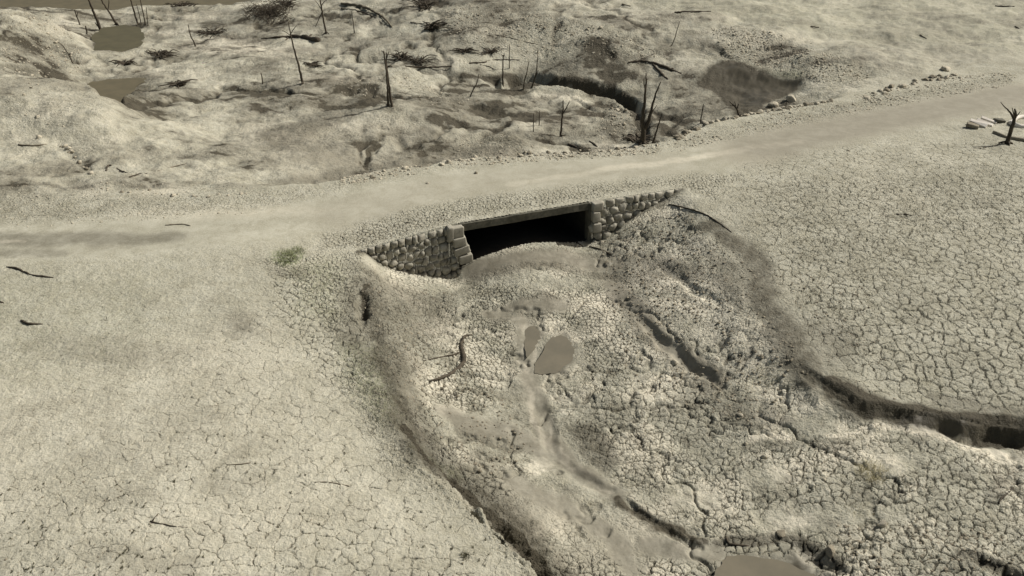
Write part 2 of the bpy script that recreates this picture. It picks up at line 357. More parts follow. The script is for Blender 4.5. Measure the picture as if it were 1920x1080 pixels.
def water(name, c, r=.08):
    m, nt, b = mat(name); q = N(nt); tc = q.n('ShaderNodeTexCoord').outputs['Object']
    n = q.noise(tc, .8, 4, .6); q.link(q.mix(q.mr(n, .3, .7), C(*c), C(c[0]*1.25, c[1]*1.22, c[2]*1.2)), b.inputs['Base Color'])
    b.inputs['Roughness'].default_value = r; b.inputs['IOR'].default_value = 1.33; b.inputs['Specular IOR Level'].default_value = .3 if r < .2 else .08
    bp = q.n('ShaderNodeBump'); bp.inputs['Strength'].default_value = .15; bp.inputs['Distance'].default_value = .02
    q.link(q.noise(tc, 6, 3, .5), bp.inputs['Height']); q.link(bp.outputs[0], b.inputs['Normal'])
    return m
M_WATER = water('muddy_water', (.095,.084,.055), .5); M_WATERD = water('dark_muddy_water', (.075,.069,.044), .55); M_PUD = water('thin_muddy_water', (.125,.114,.085), .12)

# ---------------------------------------------------------------- object helpers
def tag(o, label=None, cat=None, group=None, kind=None):
    if label: o['label'] = label
    if cat: o['category'] = cat
    if group: o['group'] = group
    if kind: o['kind'] = kind
    return o
def empty(name, loc=(0, 0, 0)):
    o = bpy.data.objects.new(name, None); col.objects.link(o); o.location = loc; return o
def mobj(name, V, Fc, m, parent=None, loc=None, smooth=True):
    """mesh from world vertices; origin at loc"""
    V = np.asarray(V, float)
    if loc is None and parent is None: loc = (float(V[:, 0].mean()), float(V[:, 1].mean()), float(V[:, 2].min()))
    off = Vector(loc) if loc is not None else (parent.location if parent else Vector((0, 0, 0)))
    if parent is not None and loc is None: pass
    me = bpy.data.meshes.new(name); me.from_pydata([tuple(v-np.array(off)) for v in V], [], Fc); me.materials.append(m)
    if smooth: me.polygons.foreach_set('use_smooth', [True]*len(me.polygons))
    me.update(); o = bpy.data.objects.new(name, me); col.objects.link(o)
    if parent is not None: o.parent = parent
    else: o.location = off
    return o

# ---------------------------------------------------------------- ground sheet
def ax_y():
    pys = np.linspace(1290, -45, 1120)
    yy = np.array([at(960, p, -1.0)[1] for p in pys])
    near = np.linspace(-25, yy[0]-.5, 16); far = yy[-1]+np.cumsum(np.geomspace(.6, 90, 34))
    return np.concatenate([near, yy, far])
def ax_u():
    d = np.linspace(-.66, .66, 1500); s = .66+np.cumsum(np.geomspace(.02, 1.6, 22))
    return np.concatenate([-s[::-1], d, s])
YY, UU = ax_y(), ax_u()
NX, NY = len(UU), len(YY)
dep_ = np.maximum(YY*CP+(CAM_H+1)*SP, 9.0)
GX = (dep_[:, None]*UU[None, :]).ravel(); GY = np.repeat(YY, NX)
GH, TF, TB, DFC, RK, NZ = hf(GX, GY, True)
far_ = sst(110, 260, np.hypot(GX, GY-20)); GH = lerp(GH, -1.0+3*fbm(GX, GY, .012, 3, 40), far_)

WX1, WY1 = GX+.30*fbm(GX, GY, 1.1, 4, 31, .6), GY+.30*fbm(GX, GY, 1.1, 4, 37, .6)
WX2, WY2 = GX+.9*fbm(GX, GY, .35, 5, 51, .6), GY+.9*fbm(GX, GY, .35, 5, 57, .6)
CH = {k: np.zeros(GX.shape, np.float32) for k in ('cl', 'cm', 'cs', 'wet_shade', 'pale', 'rough', 'green', 'brown', 'smooth')}
def _apply(ch, m, t, mode):
    c = CH[ch]
    if mode == 'max': c[m] = np.maximum(c[m], t)
    elif mode == 'add': c[m] += t
    elif mode == 'cut': c[m] *= (1-t)
def poly(ch, pts, s=1.0, f=.5, mode='max', w=1):
    P = GP(pts); X, Y = (WX1, WY1) if w == 1 else (WX2, WY2)
    lo = P.min(0)-f-1.2; hi = P.max(0)+f+1.2
    m = np.nonzero((GX > lo[0]) & (GX < hi[0]) & (GY > lo[1]) & (GY < hi[1]))[0]
    if not len(m): return
    d, _, _ = pl_dist(X[m], Y[m], np.vstack([P, P[:1]])); i_ = inside(X[m], Y[m], P)
    _apply(ch, m, s*sst(-f, f, np.where(i_, d, -d)), mode)
def line(ch, pts, w, s=1.0, mode='max', wp=1):
    P = GP(pts); X, Y = (WX1, WY1) if wp == 1 else (WX2, WY2)
    lo = P.min(0)-w-1.2; hi = P.max(0)+w+1.2
    m = np.nonzero((GX > lo[0]) & (GX < hi[0]) & (GY > lo[1]) & (GY < hi[1]))[0]
    if not len(m): return
    d, _, _ = pl_dist(X[m], Y[m], P)
    _apply(ch, m, s*(1-sst(.3*w, w, d)), mode)
def blob(ch, px, py, rx, ry, s=1.0, mode='max', f=.4, w=1):
    poly(ch, [(px+rx*math.cos(a), py+ry*math.sin(a)) for a in np.linspace(0, 2*math.pi, 11)[:-1]], s, f, mode, w)

# general unevenness of the soil
n_a = fbm(GX, GY, .22, 5, 61, .6); n_b = fbm(GX, GY, .8, 5, 67, .62)
# slow damp streaks of the valley and the flats
n_c = fbm(GX*.45+3, GY*1.1, .8, 5, 83, .6); n_d = fbm(GX, GY, 2.2, 4, 87, .6)
CH['wet_shade'] += (.72*sst(-.15, .52, n_a+.5*n_b)+.85*sst(.08, .46, n_c)*sst(-.3, .2, n_a))*TF*(.35+.65*calm(GX, GY))
CH['wet_shade'] += .28*sst(.15, .6, n_b+.35*n_a)*TB
CH['wet_shade'] += .14*sst(.1, .6, n_a)*(1-TB)*(1-TF)
CH['brown'] += .45*TF*sst(-.3, .3, n_a); CH['pale'] += .28*sst(.05, .6, -n_a+.4*n_b)*TF + .65*sst(-.1, .4, -n_b)*TB + .10*sst(0, .5, -n_a)
rn = fbm(GX+3, GY*.8, .11, 5, 91, .58); rn2 = fbm(GX, GY, .28, 5, 95, .6)
CALMK = calm(GX, GY)
CH['wet_shade'] += CALMK*TF*.65*np.exp(-((rn-.015)/.06)**2) + TB*.45*np.exp(-(rn2/.035)**2)
CH['wet_shade'] += .35*sst(.15, .5, n_d)*(.5*TB+.5*TF+.35)
CH['rough'] += .22+.38*TB*sst(-.2, .5, n_b) + .35*TF*sst(-.2, .5, fbm(GX, GY, .5, 3, 71))
# ---- cracked mud
poly('cl', [(1380,350),(1500,330),(1930,320),(2200,500),(2200,790),(1720,762),(1600,720),(1510,620),(1440,520)], .80, 1.5)
poly('cm', [(1400,340),(1930,300),(2200,500),(2200,790),(1720,762),(1510,620)], .45, 1.5)
poly('cs', [(1400,330),(1700,330),(1750,520),(1600,700),(1510,620),(1440,520)], .35, 1.5)
poly('cl', [(1350,290),(1600,270),(1930,250),(2300,400),(1500,420),(1380,400)], .55, 1.5)
poly('cl', [(440,560),(640,520),(690,700),(880,960),(1010,1100),(1000,1250),(-200,1250),(-200,980),(200,800)], .36, 2)
poly('cl', [(-200,520),(450,500),(600,700),(200,900),(-200,900)], .22, 2)
poly('cl', [(300,940),(640,950),(900,1020),(1000,1250),(250,1250)], .50, 1)
poly('cm', [(1130,890),(1220,850),(1400,835),(1700,815),(1930,880),(2200,900),(2200,1250),(1000,1250),(1020,1040),(1180,1040),(1340,1000)], .9, .7)
poly('cl', [(1600,560),(1930,500),(1930,760),(1720,755),(1580,690)], .95, 1.0)
poly('cm', [(1640,560),(1930,520),(1930,760),(1720,755),(1600,700)], .45, 1.0)
poly('cm', [(780,690),(860,720),(870,860),(900,880),(1000,880),(950,960),(840,880),(770,780)], .8, .4)
poly('cm', [(1090,700),(1300,720),(1420,800),(1250,850),(1130,870),(1080,800)], .8, .5)
poly('cm', [(1180,780),(1330,800),(1400,830),(1200,880),(1130,860)], .6, .4)
poly('cm', [(500,520),(680,500),(690,640),(720,760),(600,720),(520,600)], .7, .7)
poly('cs', [(880,530),(1000,545),(1130,535),(1180,620),(1190,720),(1100,700),(1090,620),(1000,600),(950,700),(890,800),(790,720),(860,640)], .95, .5)
poly('cs', [(600,440),(700,405),(850,372),(1100,335),(1260,318),(1390,330),(1340,380),(1260,345),(1105,372),(860,412),(670,465),(600,470)], .75, .5)
poly('cs', [(1180,440),(1280,400),(1400,480),(1450,560),(1500,680),(1380,740),(1220,640),(1160,560)], .45, .6)
poly('cs', [(0,355),(300,365),(560,355),(700,330),(600,375),(400,415),(0,425)], .45, .8)
poly('cs', [(1230,290),(1450,225),(1640,180),(1900,140),(1900,160),(1600,215),(1400,262),(1260,292)], .45, .5)
poly('cs', [(1280,330),(1500,330),(1900,300),(1900,420),(1500,480),(1420,480),(1320,400)], .35, 1.0)
poly('cs', [(480,490),(560,475),(680,470),(690,560),(640,640),(560,560)], .7, .6)
poly('cl', [(1250,740),(1450,780),(1420,880),(1280,850)], .3, .5)
CH['cs'] = np.maximum(CH['cs'], TB*.55*sst(-.4, .2, -n_b))
# smooth silt patches where cracks fade out
for a in [(1500,980,90,30),(1660,870,70,30),(1440,900,50,25),(1050,870,60,45),(900,800,80,30),(1000,960,80,40),(1300,930,60,25),(1620,970,80,20),(1180,1010,80,25)]:
    for c in ('cl', 'cm', 'cs'): blob(c, *a, s=.85, mode='cut')
# ---- the road: packed, smooth
road_px = [(-300,450),(0,455),(300,438),(500,418),(640,393),(760,365),(870,345),(1100,322),(1300,300),(1500,255),(1700,215),(1920,172),(2400,90)]
line('smooth', road_px, 2.7, .95, wp=1)
for c in ('cl', 'cm', 'cs'): line(c, road_px, 2.6, .97, mode='cut')
line('rough', road_px, 2.8, .85, mode='cut'); line('wet_shade', road_px, 2.8, .8, mode='cut'); line('pale', road_px, 2.8, .6, mode='cut')
line('brown', [(640,400),(870,345),(1100,322),(1250,305)], 2.2, .35)
line('brown', [(1400,285),(1500,255),(1700,215),(1920,172)], 3.0, .8)
line('wet_shade', [(1430,275),(1600,235),(1760,205),(1920,175)], 2.6, .30)
line('pale', [(1130,318),(1280,300),(1420,275),(1500,265)], .5, .55)
line('pale', [(960,345),(1120,322)], .4, .3)
line('wet_shade', [(0,450),(120,455),(260,450),(330,443)], 1.1, .5, wp=2); line('wet_shade', [(0,475),(110,475)], .6, .4); line('pale', [(0,455),(45,452)], .25, .6)
# ---- bed of the stream below the culvert
poly('wet_shade', [(860,505),(900,485),(980,470),(1060,462),(1130,470),(1230,500),(1200,525),(1100,520),(1020,505),(940,520),(870,530)], .6, .25)
poly('brown', [(870,500),(950,470),(1040,470),(1060,500),(960,520),(880,525)], .8, .3)
poly('wet_shade', [(1130,465),(1260,480),(1330,520),(1280,530),(1180,520),(1120,490)], .6, .3)
poly('wet_shade', [(900,590),(960,560),(1020,545),(1060,560),(1030,590),(960,600),(925,615)], .6, .12)
for pp in ([(960,620),(985,610),(1000,700),(1010,760),(1040,830)],): line('wet_shade', pp, .5, .4)
poly('wet_shade', [(1135,530),(1180,540),(1210,590),(1250,650),(1230,660),(1190,610),(1150,570)], .45, .2)
line('brown', [(1140,530),(1200,590),(1240,640),(1330,720)], .9, .8)
poly('wet_shade', [(820,760),(850,770),(900,790),(960,800),(1010,830),(1050,870),(1000,860),(930,840),(860,815)], .62, .12)
line('smooth', [(840,775),(900,800),(960,815),(1020,850),(1080,890),(1130,915)], .8, .85)
line('pale', [(985,650),(985,700),(995,740),(1000,790),(1030,840),(1075,880),(1140,922)], .16, .85)
line('pale', [(1035,790),(1030,830),(1060,860),(1090,890)], .10, .85)
line('pale', [(1010,625),(1002,680),(985,700)], .12, .8); line('pale', [(1045,640),(1020,690)], .06, .7)
line('wet_shade', [(1010,800),(1060,870),(1110,910)], .45, .55)
poly('wet_shade', [(1060,800),(1110,790),(1150,820),(1165,870),(1130,890),(1090,850)], .7, .25)
poly('wet_shade', [(1180,820),(1220,820),(1200,850)], .6, .2)
line('wet_shade', [(1290,660),(1330,700),(1350,730)], .4, .7); line('wet_shade', [(1190,620),(1240,660)], .35, .5)
for L_, w_ in (([(880,505),(960,485),(1060,480),(1150,500)], .6), ([(920,590),(980,570),(1050,572)], .7), ([(975,600),(990,660),(1000,740),(1035,840),(1090,890),(1150,925)], .55), ([(840,775),(900,800),(960,815),(1020,850)], .7), ([(1140,535),(1190,570),(1240,640),(1330,715)], .5), ([(960,900),(1060,950),(1150,1010),(1180,1060)], .6), ([(1220,1020),(1290,1040),(1340,1040)], .5)):
    line('smooth', L_, w_, .85); line('wet_shade', L_, w_*1.2, .46); line('brown', L_, w_, .5)
    for c in ('cl', 'cm', 'cs', 'rough'): line(c, L_, w_*1.1, .85, 'cut')
# left bank: dark damp foot
line('wet_shade', [(680,530),(684,600),(700,640),(730,700),(755,770),(795,850),(840,900)], .8, .6, wp=2)
line('wet_shade', [(745,770),(790,845),(850,910),(920,970),(1000,1050)], .9, .8, wp=2); line('wet_shade', [(755,800),(800,860),(850,905),(905,955),(960,1000),(1010,1060),(1040,1100)], .38, .95)
line('wet_shade', [(850,905),(890,930),(950,990)], .6, .55)
line('wet_shade', [(690,560),(700,640),(735,720),(765,790),(830,870),(910,945),(990,1030),(1040,1100)], 1.3, .60, wp=2); line('wet_shade', [(690,560),(705,640),(745,740),(800,840),(870,920)], .6, .75, wp=1)
poly('wet_shade', [(690,620),(760,640),(800,700),(760,740),(700,690)], .45, .4)
poly('green', [(640,640),(720,650),(740,720),(770,820),(720,800),(650,720)], .35, .5)
line('green', [(780,840),(850,890)], .5, .45)
poly('brown', [(850,820),(1000,900),(1100,960),(1250,1000),(1150,1040),(950,960)], .6, .6)
line('wet_shade', [(1155,935),(1190,965),(1240,990),(1310,1018)], .35, .9)
line('wet_shade', [(1190,870),(1280,950),(1200,1060)], .5, .15)
poly('brown', [(1060,1000),(1180,960),(1300,1010),(1180,1080),(1060,1060)], .5, .5)
# hummocks under the right bank, whose shaded band is painted darker
poly('wet_shade', [(1310,480),(1400,500),(1440,560),(1400,590),(1330,540)], .5, .4, w=2)
line('wet_shade', [(1330,420),(1400,480),(1440,560),(1480,640),(1520,700)], .9, .8, wp=2)

poly('wet_shade', [(1440,590),(1520,600),(1600,620),(1560,700),(1500,680)], .45, .8, w=2)
line('wet_shade', [(1500,690),(1560,735),(1640,765),(1720,785)], .35, .85)
poly('pale', [(1380,690),(1440,680),(1500,720),(1560,760),(1500,780),(1420,750)], .75, .4)
poly('green', [(1380,690),(1450,690),(1490,720),(1400,740)], .15, .4)
poly('wet_shade', [(1330,745),(1440,760),(1500,790),(1450,815),(1360,800)], .5, .3)
line('wet_shade', [(1400,835),(1480,835),(1600,830)], .35, .35)
line('rough', [(700,700),(740,780),(790,860),(880,945),(960,1020),(1030,1100)], 1.8, .9); line('cs', [(700,700),(740,780),(790,860),(880,945),(960,1020),(1030,1100)], 1.8, .5)
poly('rough', [(675,500),(860,545),(860,620),(800,700),(730,720),(680,620)], .85, .4); poly('cs', [(675,500),(860,545),(860,620),(800,700),(730,720),(680,620)], .7, .4); poly('wet_shade', [(670,490),(760,530),(860,550),(830,620),(760,640),(700,610)], .38, .6)
line('wet_shade', [(684,535),(686,600)], .3, .9, 'max'); line('wet_shade', [(700,540),(705,570)], .2, .7)
# right channel: pale washed silt on the near side, shadow under the bank painted dark
line('pale', [(1410,820),(1445,818),(1475,822)], .28, 1.0); line('pale', [(1560,815),(1610,808),(1690,806)], .22, 1.0)
line('pale', [(1700,802),(1750,806),(1800,822),(1850,842),(1910,870),(1960,890)], .32, 1.1)
line('pale', [(1700,812),(1760,822),(1800,834),(1850,852),(1910,880)], .35, 1.0); line('pale', [(1700,806),(1750,812),(1800,828),(1850,846),(1910,872)], .25, 1.0, 'add'); line('smooth', [(1700,802),(1750,806),(1800,822),(1850,842),(1910,870)], .5, .8)
line('wet_shade', [(1560,728),(1640,762),(1700,780),(1780,792),(1850,800),(1930,808)], .75, 1.0)
line('wet_shade', [(1700,772),(1780,785),(1850,800),(1930,810)], .35, .9)
poly('brown', [(1880,830),(1930,835),(1930,880),(1900,860)], .7, .3)
line('wet_shade', [(1750,745),(1830,760),(1925,780)], .5, .45, wp=1)
line('wet_shade', [(1880,900),(1850,940)], .3, .5)
# bottom pool rim
line('wet_shade', [(1340,1020),(1400,1018),(1470,1012),(1520,1040),(1570,1070)], .35, .8)
line('pale', [(1510,1040),(1560,1062),(1610,1090)], .2, .9)
line('pale', [(1370,1008),(1480,1005)], .15, .5)
poly('smooth', [(1300,1010),(1500,1010),(1600,1100),(1300,1150)], .9, .3)
line('wet_shade', [(1810,1040),(1860,1062),(1920,1085)], .3, .8)
line('pale', [(1700,1000),(1900,1060)], .5, .35); poly('pale', [(1580,985),(1700,1000),(1650,1040),(1560,1030)], .5, .4)
# left flat
for a in [(450,600,18,16,.55),(160,650,120,25,.22),(250,680,90,16,.22),(240,930,60,10,.3),(190,855,40,10,.25),(340,660,60,15,.2),(430,905,60,12,.22),(330,1060,30,12,.5),(230,1040,60,18,.3),(460,625,22,12,.35)]:
    blob('wet_shade', *a[:4], s=a[4], mode='add', f=.5)
poly('green', [(-100,520),(300,500),(300,700),(-100,760)], .10, 2)
poly('pale', [(-200,700),(500,620),(700,850),(800,1000),(400,1100),(-200,1000)], .22, 2, mode='add')
poly('green', [(515,470),(560,462),(575,480),(550,498),(520,492)], .8, .3)
poly('green', [(540,500),(640,480),(640,600),(560,600)], .25, .6)
poly('wet_shade', [(500,505),(580,505),(575,525),(510,520)], .35, .3)
poly('green', [(640,640),(700,640),(720,760),(660,720)], .25, .6)
# ---- valley beyond the road
poly('wet_shade', [(480,250),(560,225),(640,205),(700,200),(660,225),(600,245),(560,275),(500,275)], .62, .5)
poly('wet_shade', [(470,270),(600,255),(700,290),(690,320),(600,320),(560,300)], .45, .8, w=2)
poly('wet_shade', [(760,205),(860,200),(940,215),(920,245),(860,240),(790,225)], .4, .6, w=2)
blob('wet_shade', 800,262,30,26,.6); poly('wet_shade', [(690,320),(720,290),(800,280),(900,295),(800,310)], .4, .4)
line('wet_shade', [(560,345),(640,330),(700,318),(760,308),(870,291),(960,280)], 1.6, .6); line('wet_shade', [(960,272),(1060,262),(1130,262)], 1.2, .35)
poly('wet_shade', [(930,250),(1000,245),(1060,258),(1000,278),(940,275)], .6, .3)
poly('wet_shade', [(120,138),(200,146),(285,160),(280,195),(245,205),(212,178),(160,150)], .8, .5); poly('wet_shade', [(0,128),(110,128),(125,140),(0,140)], .5, .4)  # shade behind the left mound's crest painted as dark soil
poly('brown', [(440,220),(700,230),(860,230),(950,290),(700,330),(440,300)], .5, 1)
line('wet_shade', [(690,320),(687,300),(694,288),(710,275)], .35, 1.0)
for q_ in (FACE[0:2], FACE[2:4]): mk_ = (DFC < .5) & inside(GX, GY, BEDPOLY); _apply('wet_shade', np.nonzero(mk_)[0], (1-sst(.15, .5, pl_dist(GX[mk_], GY[mk_], q_)[0]))*.8, 'max')  # earth along the wall faces darkened so the stone gaps read dark
line('wet_shade', [(868,140),(925,155),(965,152),(1040,155),(1110,168),(1180,192),(1200,230),(1206,268)], .65, .95)  # stream cut darkened, the shade of its bank painted in
line('wet_shade', [(880,162),(960,170),(1060,175)], .9, .35, wp=2)
line('pale', [(960,185),(1040,182),(1090,190)], .8, .6)
poly('rough', [(1335,118),(1430,130),(1510,145),(1505,165),(1440,195),(1370,210),(1340,180)], .8, .5, 'cut'); poly('wet_shade', [(1335,118),(1380,110),(1430,130),(1510,145),(1505,165),(1440,195),(1430,210),(1370,210),(1340,180),(1300,160)], .95, .5)  # hollow coloured much darker and left smoother than its surroundings
poly('wet_shade', [(1290,140),(1380,170),(1400,215),(1300,200)], .35, .8)
line('wet_shade', [(1310,75),(1345,95)], 1.0, .7, wp=2); poly('wet_shade', [(1200,60),(1310,60),(1350,110),(1250,110)], .35, 1, w=2)
poly('green', [(1380,125),(1500,135),(1500,150),(1400,140)], .35, .6)
for a in [(300,70,24,8,.7),(300,105,38,10,.85),(215,82,50,16,.8),(270,52,70,8,.5),(400,45,30,12,.85),(440,68,45,7,.8),(240,145,70,10,.65),(215,165,45,14,.7),(130,100,20,14,.4),(350,15,40,5,.7),(390,25,50,8,.5),(360,38,40,5,.5),(460,130,45,9,.5),(230,120,15,6,.6),(335,160,14,6,.5),(1290,65,25,10,.5),(570,95,50,8,.5),(620,45,60,15,.45),(700,40,60,12,.5),(650,80,60,10,.45),(240,38,40,5,.5),(60,145,30,10,.3),(480,165,60,5,.25),(1080,255,50,6,.4),(620,150,30,5,.35),(800,120,40,12,.5),(860,95,60,8,.45)]:  # damp blots; the one under the wide branch tangle is its painted shadow
    blob('wet_shade', *a[:4], s=a[4], f=.7, w=2)
for a in [(420,85,90,18,.7),(330,60,60,8,.5),(360,30,50,10,.6),(540,95,60,12,.45),(640,150,90,10,.5),(300,135,60,10,.4),(760,15,60,10,.5),(120,50,25,22,.55),(110,205,60,30,.25),(60,265,30,8,.4),(700,235,70,18,.3),(1150,280,60,9,.55),(1000,290,90,8,.5),(860,300,50,6,.4),(300,360,60,7,.6),(170,350,30,10,.5),(430,395,200,12,.35),(890,60,80,14,.35),(1450,75,70,18,.45),(1330,30,40,6,.4),(1040,225,80,14,.35),(1200,35,100,10,.2),(1270,120,80,18,.25)]:
    blob('pale', *a[:4], s=a[4], f=.8, w=2)
poly('rough', [(830,15),(1000,25),(1200,60),(1260,110),(1100,120),(900,90),(800,60)], .8, 1.0)
poly('rough', [(1330,55),(1450,60),(1640,130),(1620,165),(1500,150),(1380,120)], .95, 1.0)
poly('rough', [(60,20),(130,45),(160,130),(100,140),(0,140),(30,80)], .9, .8)
poly('rough', [(640,150),(780,150),(900,185),(820,195),(680,175)], .6, .6); poly('rough', [(860,265),(960,245),(1000,285),(870,300)], .8, .4)
poly('rough', [(1000,280),(1250,268),(1240,295),(900,300)], .7, .4); poly('rough', [(1130,195),(1200,230),(1190,265),(1120,240)], .8, .4)
poly('rough', [(1250,265),(1450,210),(1640,178),(1900,135),(1900,160),(1500,240),(1260,290)], .55, .5)
poly('brown', [(1150,-20),(1930,-20),(1930,110),(1700,130),(1450,70),(1150,30)], .2, 2); poly('green', [(1100,-20),(1930,-20),(1930,100),(1600,80)], .16, 3)
for c in ('smooth',): poly(c, [(1150,-30),(1930,-30),(1930,115),(1700,130),(1400,45)], .6, 2)
for k in ('puddle', 'puddle2', 'pond_a', 'pond_b', 'dark_hollow', 'pool'):
    poly('wet_shade', POND_PX[k], 1.0, .55); poly('smooth', POND_PX[k], .9, .3); poly('rough', POND_PX[k], .9, .3, 'cut')
    for c in ('cl', 'cm', 'cs'): poly(c, POND_PX[k], 1, .25, 'cut')
line('wet_shade', [(860,520),(940,500),(1060,495),(1160,510),(1220,530)], .5, .45, wp=2); line('wet_shade', [(1000,590),(995,640),(1000,740),(1040,850),(1100,900)], .8, .40, wp=2)
for a_ in [(1360,620,60,50),(1300,560,50,40),(1440,640,30,40),(1250,520,50,25),(1230,740,60,30),(1400,700,60,25),(1120,600,30,40)]: blob('pale', *a_, s=.55, mode='add', f=.6, w=2); blob('rough', *a_, s=.5, mode='cut', f=.6, w=2)
CH['cs'] *= np.clip(1.1-.6*CH['wet_shade'], 0, 1); 
for k in CH: CH[k] = np.clip(CH[k], 0, 1.0)

def build_ground():
    V = np.stack([GX, GY, GH], 1).astype(np.float32)
    i = np.arange(NX-1); j = np.arange(NY-1)
    a = (j[:, None]*NX+i[None, :]).ravel(); q = np.stack([a, a+1, a+1+NX, a+NX], 1)
    # leave the mouth of the culvert open
    A, B = FACE[1], FACE[2]; dx, dy = B-A; L = math.hypot(dx, dy)
    al = ((GX-A[0])*dx+(GY-A[1])*dy)/L; sd = ((GX-A[0])*dy-(GY-A[1])*dx)/L
    near = (np.abs(sd[q]).max(1) < .5) & (al[q].min(1) > -.02) & (al[q].max(1) < L+.02)
    cross = near & (sd[q].min(1) < 0) & (sd[q].max(1) >= 0)
    q = q[~cross].astype(np.int32)
    me = bpy.data.meshes.new('ground'); me.vertices.add(len(V)); me.vertices.foreach_set('co', V.ravel())
    me.loops.add(q.size); me.loops.foreach_set('vertex_index', q.ravel())
    me.polygons.add(len(q)); me.polygons.foreach_set('loop_start', np.arange(0, q.size, 4, dtype=np.int32))
    me.polygons.foreach_set('use_smooth', np.ones(len(q), bool)); me.update(calc_edges=True)
    for nm, ks in (('crk', ('cl', 'cm', 'cs')), ('soil', ('wet_shade', 'pale', 'rough')), ('tint', ('green', 'brown', 'smooth'))):
        at_ = me.attributes.new(nm, 'FLOAT_COLOR', 'POINT'); arr = np.ones((len(V), 4), np.float32)
        for k, c in enumerate(ks): arr[:, k] = CH[c]
        at_.data.foreach_set('color', arr.ravel())
    me.materials.append(GROUND); o = bpy.data.objects.new('ground', me); col.objects.link(o); tag(o, kind='structure')
build_ground()

# ---------------------------------------------------------------- standing water
def sheet(name, key, z, m, grow=1.03):
    P = POND[key]; c = P.mean(0); P2 = c+(P-c)*grow
    # rounded outline
    Q = []
    for i in range(len(P2)):
        p0, p1, p2, p3 = P2[i-1], P2[i], P2[(i+1) % len(P2)], P2[(i+2) % len(P2)]
        for t in np.linspace(0, 1, 10)[:-1]:
            Q.append(.5*((2*p1)+(-p0+p2)*t+(2*p0-5*p1+4*p2-p3)*t*t+(-p0+3*p1-3*p2+p3)*t**3))
    w_ = [.22*fbm(np.array([q[0]]), np.array([q[1]]), 1.3, 4, 6)[0]+.10*fbm(np.array([q[0]]), np.array([q[1]]), 5, 3, 6)[0] for q in Q]; sz = np.abs(P-c).max()
    Q = [c+(np.array(q)-c)*(1+w*min(1.1, .5/sz+.55)) for q, w in zip(Q, w_)]
    V = [(c[0], c[1], z)]+[(q[0], q[1], z) for q in Q]; n = len(Q)
    Fc = [(0, 1+i, 1+(i+1) % n) for i in range(n)]
    return tag(mobj(name, V, Fc, m, smooth=False), kind='structure')
sheet('water', 'far_water', -2.62, M_WATER, 1.25)
sheet('water', 'pond_a', _lev['pond_a']-.06, M_WATERD, 1.1); sheet('water', 'pond_b', _lev['pond_b']-.06, M_WATER, 1.1)
sheet('water', 'pool', _lev['pool']-.06, M_PUD); sheet('water', 'puddle', _lev['puddle']-.012, M_PUD, 1.0); sheet('water', 'puddle2', _lev['puddle2']-.012, M_PUD, 1.0)

# ---------------------------------------------------------------- culvert
A, B = Vector((*FACE[1], 0)), Vector((*FACE[2], 0)); ex = (B-A).normalized(); LO = (B-A).length
nr = Vector((ex.y, -ex.x, 0))                      # out of the mouth, towards the camera
def W(u, v, z): return A+ex*u+nr*v+Vector((0, 0, z))
def boxm(bm, u0, u1, v0, v1, z0, z1, bev=.02, seg=1, jit=0):
    vs = [bm.verts.new(W(u, v, z)+Vector([random.uniform(-jit, jit) for _ in range(3)])) for z in (z0, z1) for v in (v0, v1) for u in (u0, u1)]
    fs = [(0,1,3,2),(4,6,7,5),(0,4,5,1),(2,3,7,6),(0,2,6,4),(1,5,7,3)]
    F_ = [bm.faces.new([vs[i] for i in f]) for f in fs]
    if bev:
        es = list({e for f in F_ for e in f.edges}); bmesh.ops.bevel(bm, geom=es, offset=bev, segments=seg, affect='EDGES', profile=.6)
def bobj(name, bm, m, parent=None, smooth=False, org=None):
    bmesh.ops.recalc_face_normals(bm, faces=bm.faces)
    me = bpy.data.meshes.new(name); o_ = parent.location if parent else (org or Vector((0, 0, 0)))
    bmesh.ops.translate(bm, verts=bm.verts, vec=-Vector(o_)); bm.to_mesh(me); bm.free(); me.materials.append(m)
    if smooth: me.polygons.foreach_set('use_smooth', [True]*len(me.polygons))
    o = bpy.data.objects.new(name, me); col.objects.link(o)
    if parent: o.parent = parent
    else: o.location = o_
    return o
cul = empty('culvert', W(LO/2, 0, -2.1)); bpy.context.view_layer.update()
tag(cul, 'dark rectangular concrete culvert mouth passing under the dirt road between two stone walls', 'culvert')
def wob(bm, amp=.02, s=1.5, cuts=10):
    bmesh.ops.subdivide_edges(bm, edges=[e for e in bm.edges if e.calc_length() > .6], cuts=cuts, use_grid_fill=True)
    c = np.array([v.co for v in bm.verts]); n = fbm(c[:, 0]*s+c[:, 2]*3, c[:, 1]*s+c[:, 2], 1, 4, 3)
    for v, k in zip(bm.verts, n): v.co.z += k*amp; v.co += nr*float(k)*amp
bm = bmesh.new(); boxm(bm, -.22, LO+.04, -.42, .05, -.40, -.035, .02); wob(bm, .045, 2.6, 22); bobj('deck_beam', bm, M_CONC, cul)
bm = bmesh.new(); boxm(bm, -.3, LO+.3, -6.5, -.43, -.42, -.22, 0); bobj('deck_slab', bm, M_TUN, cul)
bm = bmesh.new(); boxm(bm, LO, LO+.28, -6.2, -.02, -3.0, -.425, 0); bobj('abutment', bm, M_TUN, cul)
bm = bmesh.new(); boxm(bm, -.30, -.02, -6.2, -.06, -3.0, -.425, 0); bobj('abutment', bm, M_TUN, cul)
bm = bmesh.new(); boxm(bm, -.3, LO+.3, -6.4, -6.22, -3.2, -.425, 0); bobj('added_end_wall', bm, M_TUN, cul)  # added to close the tunnel and keep its inside dark
V = []; nu, nv = 40, 14
for j in range(nv):
    for i in range(nu):
        u = -.35+(LO+.7)*i/(nu-1); v = .12-6.3*j/(nv-1); p = W(min(max(u, 0), LO), .04, 0)
        V.append((*W(u, v, 0)[:2], float(SB(np.array([p.x]), np.array([p.y]))[0])-.03*j-.02))
